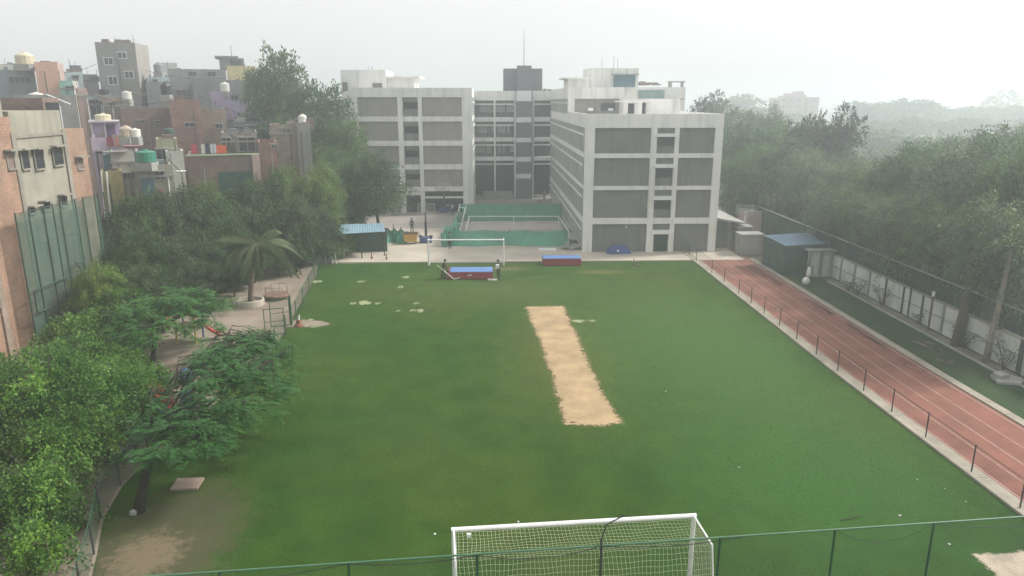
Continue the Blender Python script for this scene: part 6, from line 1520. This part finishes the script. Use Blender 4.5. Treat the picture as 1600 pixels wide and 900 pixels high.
cx, cy = at(293, 490, 1.8); r = random.Random(3)
for k_, (dx, dy, dz, rz) in enumerate(((-.3, .3, 2.5, .3), (.35, .35, 2.45, -.4), (-.35, -.35, 2.0, .8), (.4, -.4, 1.95, -.7), (0, 0, 2.7, 0))):
    vs = []; fs = []
    for i in range(7):
        for j in range(5): u_ = i / 6 * 2 - 1; v_ = j / 4 * 2 - 1; vs.append(Vector((u_ * .75, v_ * .4 * (1 - .6 * u_ * u_), .28 * (1 - u_ * u_) - .12 * abs(v_))))
    for i in range(6):
        for j in range(4): q_ = i * 5 + j; fs.append((q_, q_ + 5, q_ + 6, q_ + 1))
    M = Matrix.Translation((cx + dx, cy + dy, dz)) @ Matrix.Rotation(rz, 4, 'Z'); o = MB().add([M @ p for p in vs], fs).build('canopy_leaf', GP, g2, smooth=True); o.modifiers.new('t', 'SOLIDIFY').thickness = .04
for dx, dy in ((-.6, -.6), (.6, -.6), (-.6, .6), (.6, .6)): MB().tube([(cx + dx, cy + dy, 0), (cx + dx, cy + dy, 2.2)], .06, 7).build('post', YP if dy < 0 else SB, g2)
MB().box(cx - .65, cy - .65, 1.0, cx + .65, cy + .65, 1.1).build('platform', BROWN, g2); MB().box(cx + .0, cy + .55, 1.4, cx + .8, cy + .6, 2.0).build('panel', BP, g2)
a = (cx + .7, cy - .3, 1.15); b = (*at(346, 524, .2), .2); slide('slide', a, b, .6, RP, g2)['label'] = 'short red slide'
x, y = at(262, 498, .6); tt = thing('rocker', 'orange and blue spring rocker left of the green canopy', 'rocker', (x, y, 0)); MB().lathe([(.1, 0), (.12, .1), (.1, .2), (.12, .3), (.1, .4)], (x, y, 0), 10).build('spring', DKSTEEL, tt); MB().obox((x, y, .55), (.9, .25, .28), .3).build('body', mat('orange_plastic', (0.5, 0.12, 0.05), .1, 2, .4, 0, .5), tt); MB().obox((x - .1, y - .1, .44), (.6, .3, .1), .3).build('footrest', SB, tt)
x, y = at(212, 486, .5); h2 = thing('play_hut', 'small play hut with a red curved roof and blue side by the young palm bush', 'play hut', (x, y, 0))
m = MB(); vs = []; fs = []
for i in range(9):
    a_ = math.pi * i / 8; vs += [(x + .2 - .75 * math.cos(a_), y - .6, 1.45 + .6 * math.sin(a_)), (x + .2 - .75 * math.cos(a_), y + .6, 1.45 + .6 * math.sin(a_))]
for i in range(8): fs.append((2 * i, 2 * i + 1, 2 * i + 3, 2 * i + 2))
m.add(vs, fs); o = m.build('roof', RP, h2, smooth=True); o.modifiers.new('t', 'SOLIDIFY').thickness = .04
MB().box(x - .7, y - .62, .5, x + .25, y - .55, 1.5).build('side_panel', mat('light_blue_plastic', (0.1, 0.22, 0.55), .1, 2, .4, 0, .5), h2)
for dx in (-.55, .95): 
    for dy in (-.5, .5): MB().tube([(x + dx, y + dy, 0), (x + dx, y + dy, 1.5)], .05, 6).build('post', PINKG, h2)
# ================================================================== PEOPLE
SKIN = mat('brown_skin', (0.22, 0.115, 0.075), .06, 3, .6, 0); HAIR = mat('black_hair', (0.012, 0.011, 0.012), .1, 5, .6, 0); SHOE = mat('dark_shoe', (0.03, 0.028, 0.026), .1, 5, .6, 0)
def person(label, loc, rz, top, bottom, pose=None, H=1.68, sleeves='short'):
    J = dict(pel=(0, 0, .93), wai=(0, 0, 1.08), che=(0, .0, 1.30), nec=(0, 0, 1.45), hd0=(0, .02, 1.53), hd1=(0, .03, 1.62), hd2=(0, .01, 1.68))
    for s, k in ((-1, 'l'), (1, 'r')):
        J.update({k + 'sh': (.17 * s, 0, 1.39), k + 'el': (.22 * s, -.02, 1.12), k + 'wr': (.23 * s, .06, .88), k + 'ha': (.23 * s, .08, .80), k + 'hi': (.09 * s, 0, .88), k + 'kn': (.10 * s, .02, .49), k + 'an': (.10 * s, -.02, .09), k + 'to': (.12 * s, .14, .04)})
    if pose: J.update(pose)
    k_ = H / 1.7; names = list(J); idx = {n_: i for i, n_ in enumerate(names)}
    rad = dict(pel=.135, wai=.12, che=.145, nec=.06, hd0=.075, hd1=.1, hd2=.075, sh=.065, el=.048, wr=.034, ha=.036, hi=.095, kn=.068, an=.045, to=.038)
    E = [('pel', 'wai', 1), ('wai', 'che', 1), ('che', 'nec', 1), ('nec', 'hd0', 0), ('hd0', 'hd1', 0), ('hd1', 'hd2', 0)]
    for q in 'lr': E += [('che', q + 'sh', 1), (q + 'sh', q + 'el', 1), (q + 'el', q + 'wr', 0 if sleeves == 'short' else 1), (q + 'wr', q + 'ha', 0), ('pel', q + 'hi', 2), (q + 'hi', q + 'kn', 2), (q + 'kn', q + 'an', 2), (q + 'an', q + 'to', 3)]
    me = bpy.data.meshes.new('skeleton'); me.from_pydata([tuple(c_ * k_ for c_ in J[n_]) for n_ in names], [(idx[a], idx[b]) for a, b, _ in E], [])
    ob = bpy.data.objects.new('skeleton', me); COL.objects.link(ob)
    md = ob.modifiers.new('skin', 'SKIN')
    if not me.skin_vertices: me.attributes
    if len(me.skin_vertices) == 0: bm_ = bmesh.new(); bm_.from_mesh(me); bm_.verts.layers.skin.verify(); bm_.to_mesh(me); bm_.free()
    sv = me.skin_vertices[0].data
    for n_ in names:
        r_ = rad.get(n_, rad.get(n_[1:], .05)) * k_; sv[idx[n_]].radius = (r_, r_ * (.72 if n_ in ('pel', 'wai', 'che') else 1)); sv[idx[n_]].use_root = n_ == 'pel'
    ob.modifiers.new('sub', 'SUBSURF').levels = 1; ob.modifiers['sub'].render_levels = 1
    dg = bpy.context.evaluated_depsgraph_get(); em = bpy.data.meshes.new_from_object(ob.evaluated_get(dg)); bpy.data.objects.remove(ob)
    bm_ = bmesh.new(); bm_.from_mesh(em)
    # fingers, nose, ears and eyes join the same mesh
    ex = MB()
    for q, s in (('l', -1), ('r', 1)):
        h = Vector(J[q + 'ha']) * k_; w_ = Vector(J[q + 'wr']) * k_; d = (h - w_).normalized(); sd = d.cross(Vector((1, 0, 0))).normalized()
        for f in range(4):
            b0 = h + sd * (.02 * (f - 1.5)); L = (.075, .085, .08, .06)[f]; cu = Vector((-s * .02, 0, 0)); ex.tube([b0 - d * .01, b0 + d * L * .55, b0 + d * L + cu], [.0105, .009, .007], 5)
        ex.tube([h - d * .04 + sd * .03, h + sd * .06 + d * .01, h + sd * .06 + d * .045], [.012, .01, .008], 5)
    hd = Vector(J['hd1']) * k_; fw = Vector((0, 1, 0))
    ex.tube([hd + fw * .09 + Vector((0, 0, .0)), hd + fw * .118 + Vector((0, 0, -.03)), hd + fw * .09 + Vector((0, 0, -.04))], [.012, .018, .012], 5)
    for s in (-1, 1): ex.tube([hd + Vector((.098 * s, 0, -.03)), hd + Vector((.11 * s, -.01, .02))], [.018, .02], 5)
    nskin = len(bm_.faces); off = [bm_.verts.new(p) for p in ex.v]
    for f in ex.f:
        try: bm_.faces.new([off[i] for i in f])
        except ValueError: pass
    e2 = MB()
    for s in (-1, 1): e2.tube([hd + Vector((.036 * s, .088, .012)), hd + Vector((.036 * s, .102, .012))], .012, 6)
    e2.tube([hd + Vector((-.03, .094, -.062)), hd + Vector((.03, .094, -.062))], .007, 4)
    neye = len(bm_.faces); off = [bm_.verts.new(p) for p in e2.v]
    for f in e2.f: bm_.faces.new([off[i] for i in f])
    bm_.faces.ensure_lookup_table(); segs = [(Vector(J[a]) * k_, Vector(J[b]) * k_, c_) for a, b, c_ in E]
    for i, f in enumerate(bm_.faces):
        f.smooth = True
        if i >= neye: f.material_index = 4; continue
        if i >= nskin: f.material_index = 0; continue
        c_ = f.calc_center_median(); best = (9, 0)
        for a, b, m_ in segs:
            ab = b - a; t = max(0, min(1, (c_ - a).dot(ab) / max(ab.length_squared, 1e-9))); dd = (c_ - a - ab * t).length
            if dd < best[0]: best = (dd, m_)
        f.material_index = best[1]
    em.materials.clear()
    for m_ in (SKIN, top, bottom, SHOE, HAIR): em.materials.append(m_)
    bm_.to_mesh(em); bm_.free(); em.name = 'body'
    root = thing('person', label, 'person', loc); root.rotation_euler = (0, 0, rz)
    o = bpy.data.objects.new('body', em); COL.objects.link(o); o.parent = root
    h = MB(); hc = Vector(J['hd1']) * k_ + Vector((0, -.015, .02)); h.lathe([(.112, -.02), (.118, .03), (.1, .085), (.06, .115), (.01, .122)], tuple(hc), 12)
    hm = bpy.data.meshes.new('hair'); hm.from_pydata([tuple(p) for p in h.v], [], h.f); hm.materials.append(HAIR); ho = bpy.data.objects.new('hair', hm); COL.objects.link(ho); ho.parent = root
    return root
def cloth(n_, c_): return mat(n_, c_, .12, 6, .85, .1)
def lean(a, pivot=.93):
    """pitch the upper body forward by a radians about the hips"""
    out = {}
    base = dict(wai=(0, 0, 1.08), che=(0, 0, 1.30), nec=(0, 0, 1.45), hd0=(0, .02, 1.53), hd1=(0, .03, 1.62), hd2=(0, .01, 1.68), lsh=(-.17, 0, 1.39), rsh=(.17, 0, 1.39))
    for k_, (x, y, z) in base.items(): out[k_] = (x, y * math.cos(a) + (z - pivot) * math.sin(a), pivot + (z - pivot) * math.cos(a) - y * math.sin(a))
    return out
# left of the mat: leaning, holding a long white pole
x, y = at(692, 436); po = lean(.3); po.update(lel=(-.2, .3, 1.05), lwr=(-.1, .42, .95), lha=(-.08, .47, .92), rel=(.22, .22, 1.02), rwr=(.14, .4, .82), rha=(.12, .46, .78), lan=(-.14, -.12, .09), lkn=(-.13, -.02, .49), lto=(-.15, .05, .04), rkn=(.12, .1, .5), ran=(.12, .1, .09), rto=(.14, .26, .04))
person('person in dark brown clothes bending over a white pole, left of the red mat', (x, y, 0), R(-75), cloth('brown_shirt', (0.055, 0.042, 0.03)), cloth('dark_trousers', (0.03, 0.028, 0.022)), po, 1.72, 'long')
pole = thing('pole', 'long white pole with a short crosspiece held by the person left of the red mat', 'pole', (x + .5, y - .15, 0)); a = Vector((x - .45, y - .1, 1.25)); b = Vector((x + 1.0, y - .35, .06))
MB().tube([a, b], .035, 6).build('shaft', PIPEW, pole); MB().tube([b, b + Vector((.45, .1, .12))], .035, 6).build('crosspiece', PIPEW, pole)
x, y = at(779, 436); po = lean(.12); po.update(lel=(-.24, .12, 1.12), lwr=(-.08, .28, 1.12), lha=(-.04, .33, 1.1), rel=(.24, .1, 1.12), rwr=(.1, .26, 1.15), rha=(.06, .31, 1.16), lkn=(-.14, .12, .5), lan=(-.18, .06, .09), lto=(-.19, .22, .04), ran=(.14, -.16, .09), rkn=(.11, -.03, .5), rto=(.15, 0, .04))
person('person in olive-brown clothes with a pale bundle at the chest, right of the red mat', (x, y, 0), R(150), cloth('olive_shirt', (0.075, 0.06, 0.038)), cloth('olive_trousers', (0.06, 0.05, 0.03)), po, 1.7, 'long')
one(MB().obox((x - .1, y - .36, 1.2), (.3, .14, .34), .3, .2), 'bundle', PIPEW, 'small white bundle held by the person right of the red mat', 'bundle', (x - .1, y - .36, 1.2))
x2, y2 = at(769, 438); br = thing('broom', 'pale push broom head on the grass at the feet of the right-hand person', 'broom', (x2, y2, 0)); MB().obox((x2, y2, .06), (.75, .2, .11), -.2).build('head', WT, br); MB().tube([(x2 + .1, y2, .1), (x - .12, y - .3, 1.0)], .02, 5).build('handle', PALEBARK, br)
x, y = at(644, 365); person('person in dark clothes walking across the paving behind the yellow cart', (x, y, .06), R(200), cloth('near_black_top', (0.035, 0.03, 0.035)), cloth('charcoal_trousers', (0.03, 0.03, 0.034)), dict(lkn=(-.1, .14, .5), lan=(-.1, .1, .09), lto=(-.1, .26, .05), ran=(.1, -.2, .12), rkn=(.1, .0, .48), rto=(.1, -.06, .04), lwr=(-.24, .16, .92), lha=(-.24, .2, .85)), 1.75, 'long')
x, y = at(703, 389.5); person('person in teal top and dark trousers at the corner of the bunched green net', (x, y, .06), R(185), cloth('teal_top', (0.04, 0.2, 0.15)), cloth('navy_trousers', (0.022, 0.025, 0.04)), None, 1.7, 'long')
x, y = at(707, 337); person('person in a pale blue shirt standing before the left wing garage', (x, y, .03), R(190), cloth('pale_blue_shirt', (0.35, 0.4, 0.45)), cloth('slate_trousers', (0.04, 0.045, 0.06)), None, 1.72)
x, y = at(698, 333); sp_ = dict(pel=(0, 0, .5), wai=(0, 0, .65), che=(0, .02, .87), nec=(0, .03, 1.02), hd0=(0, .05, 1.1), hd1=(0, .06, 1.19), hd2=(0, .04, 1.25), lsh=(-.17, .02, .96), rsh=(.17, .02, .96), lel=(-.22, .08, .72), rel=(.22, .08, .72), lwr=(-.14, .28, .6), rwr=(.14, .28, .6), lha=(-.12, .35, .58), rha=(.12, .35, .58), lhi=(-.1, .02, .48), rhi=(.1, .02, .48), lkn=(-.12, .42, .5), rkn=(.12, .42, .5), lan=(-.12, .44, .1), ran=(.12, .44, .1), lto=(-.12, .58, .05), rto=(.12, .58, .05))
sx, sy = at(699, 331, .03)
person('seated person in a white shirt on the blue mats by the far hoop', (sx, sy + .3, .03), R(180), cloth('white_shirt', (0.5, 0.52, 0.55)), cloth('slate_trousers', (0.04, 0.045, 0.06)), sp_, 1.7)
m = MB(); m.box(sx - 1.6, sy + .05, .03, sx + .6, sy + 1.1, .42); o = one(m, 'folded_mats', BLUEV, 'pile of dark blue folded mats by the far hoop', 'mats', (sx, sy + .5, .03)); bevel(o, .05)
# people and red shape at the far end of the court
x, y = 8.3, 111.0
person('person in a dull pink top in the shade at the right of the courtyard', (x, y, .03), R(170), cloth('dull_pink', (0.3, 0.1, 0.14)), cloth('slate_trousers', (0.04, 0.045, 0.06)), None, 1.68)
tb = thing('table', 'pale table in the shade at the far right of the courtyard', 'table', (7.6, 109.5, .03)); MB().box(6.9, 109.1, .75, 8.3, 109.9, .8).build('tabletop', LAV, tb)
for dx in (.08, 1.28):
    for dy in (.08, .68): MB().tube([(6.9 + dx, 109.1 + dy, .02), (6.9 + dx, 109.1 + dy, .75)], .03, 5).build('leg', PIPEW, tb)
# ================================================================== LITTER
r = random.Random(14)
PAPER = mat('paper_scrap', (0.6, 0.6, 0.57), .1, 4, .9, 0)
for u, v in ((1433, 750), (1476, 764), (1509, 784), (1406, 806), (1300, 871), (1449, 888), (1483, 851), (1155, 731), (810, 816), (1093, 427), (1040, 612), (679, 835), (556, 407), (601, 410), (532, 411), (697, 520)):
    x, y = at(u, v); s = r.uniform(.03, .065) * (2.0 if v < 520 else 1); vs = []
    for k_ in range(6): a = k_ * math.pi / 3; vs.append((x + s * math.cos(a) * r.uniform(.6, 1.2), y + s * math.sin(a) * r.uniform(.6, 1.2), .012 + r.uniform(0, s * .8)))
    vs.append((x, y, .012 + s * .7))
    one(MB().add(vs, [(i, (i + 1) % 6, 6) for i in range(6)]), 'paper_scrap', PAPER, 'small scrap of white paper lying on the grass', 'litter', (x, y, 0), 'paper scraps scattered on the grass')
x, y = at(1331, 811); m = MB(); m.tube([(x - .5, y - .1, .03), (x, y, .05), (x + .4, y + .12, .06)], .02, 4); m.tube([(x, y, .05), (x + .1, y + .25, .05)], .012, 4)
one(m, 'twig', BARK, 'dark broken twig on the grass near the green fence, right of the goal', 'twig', (x, y, 0))
# ================================================================== DISTANT TOWER
y0 = 380; xa, zt_ = aty(1218, 152, y0); xb2, _ = aty(1279, 152, y0); root = thing('tower_block', 'hazy pale pink apartment block on the right horizon', 'apartment block', ((xa + xb2) / 2, y0, 0))
m = MB(); w_ = xb2 - xa; m.box(xa, y0, 0, xa + w_ * .22, y0 + 14, zt_ - .3); m.box(xa + w_ * .223, y0 - 1.5, 0, xa + w_ * .42, y0 + 14, zt_ + .8); m.box(xa + w_ * .423, y0 + .5, 0, xa + w_ * .7, y0 + 14, zt_ + 1.2); m.box(xa + w_ * .703, y0 - 1.2, 0, xb2, y0 + 14, zt_); m.box(xa + w_ * .48, y0 + 2, zt_ + 1.2, xa + w_ * .66, y0 + 9, zt_ + 3.0); m.box(xa + w_ * .25, y0 + 2, zt_ + .8, xa + w_ * .36, y0 + 8, zt_ + 2)
m.build('wall', mat('pale_pink_block', (0.42, 0.3, 0.27), .06, .1, .9, 0), root)
for k_ in range(5):
    m = MB()
    for fl in range(6):
        zz = zt_ - 2.2 - fl * 3.1
        if zz > 0: m.box(xa + w_ * (.05 + .19 * k_), y0 - 1.65, zz, xa + w_ * (.05 + .19 * k_) + 1.6, y0 - 1.52, zz + 1.3)
    m.build('window', PANEL, root)
# ================================================================== HAZE
hm = bpy.data.materials.new('haze_air'); hm.use_nodes = True; hn = hm.node_tree.nodes; hn.clear()
ho = hn.new('ShaderNodeOutputMaterial'); hv = hn.new('ShaderNodeVolumePrincipled')
hv.inputs['Color'].default_value = (0.9, 0.97, 1.0, 1); hv.inputs['Density'].default_value = HAZE_DENSITY; hv.inputs['Anisotropy'].default_value = 0.65
hm.node_tree.links.new(hv.outputs[0], ho.inputs['Volume'])
hz = MB().box(-1600, -300, -1.03, 1600, 2000, 30).build('haze', hm); tag(hz, kind='stuff')
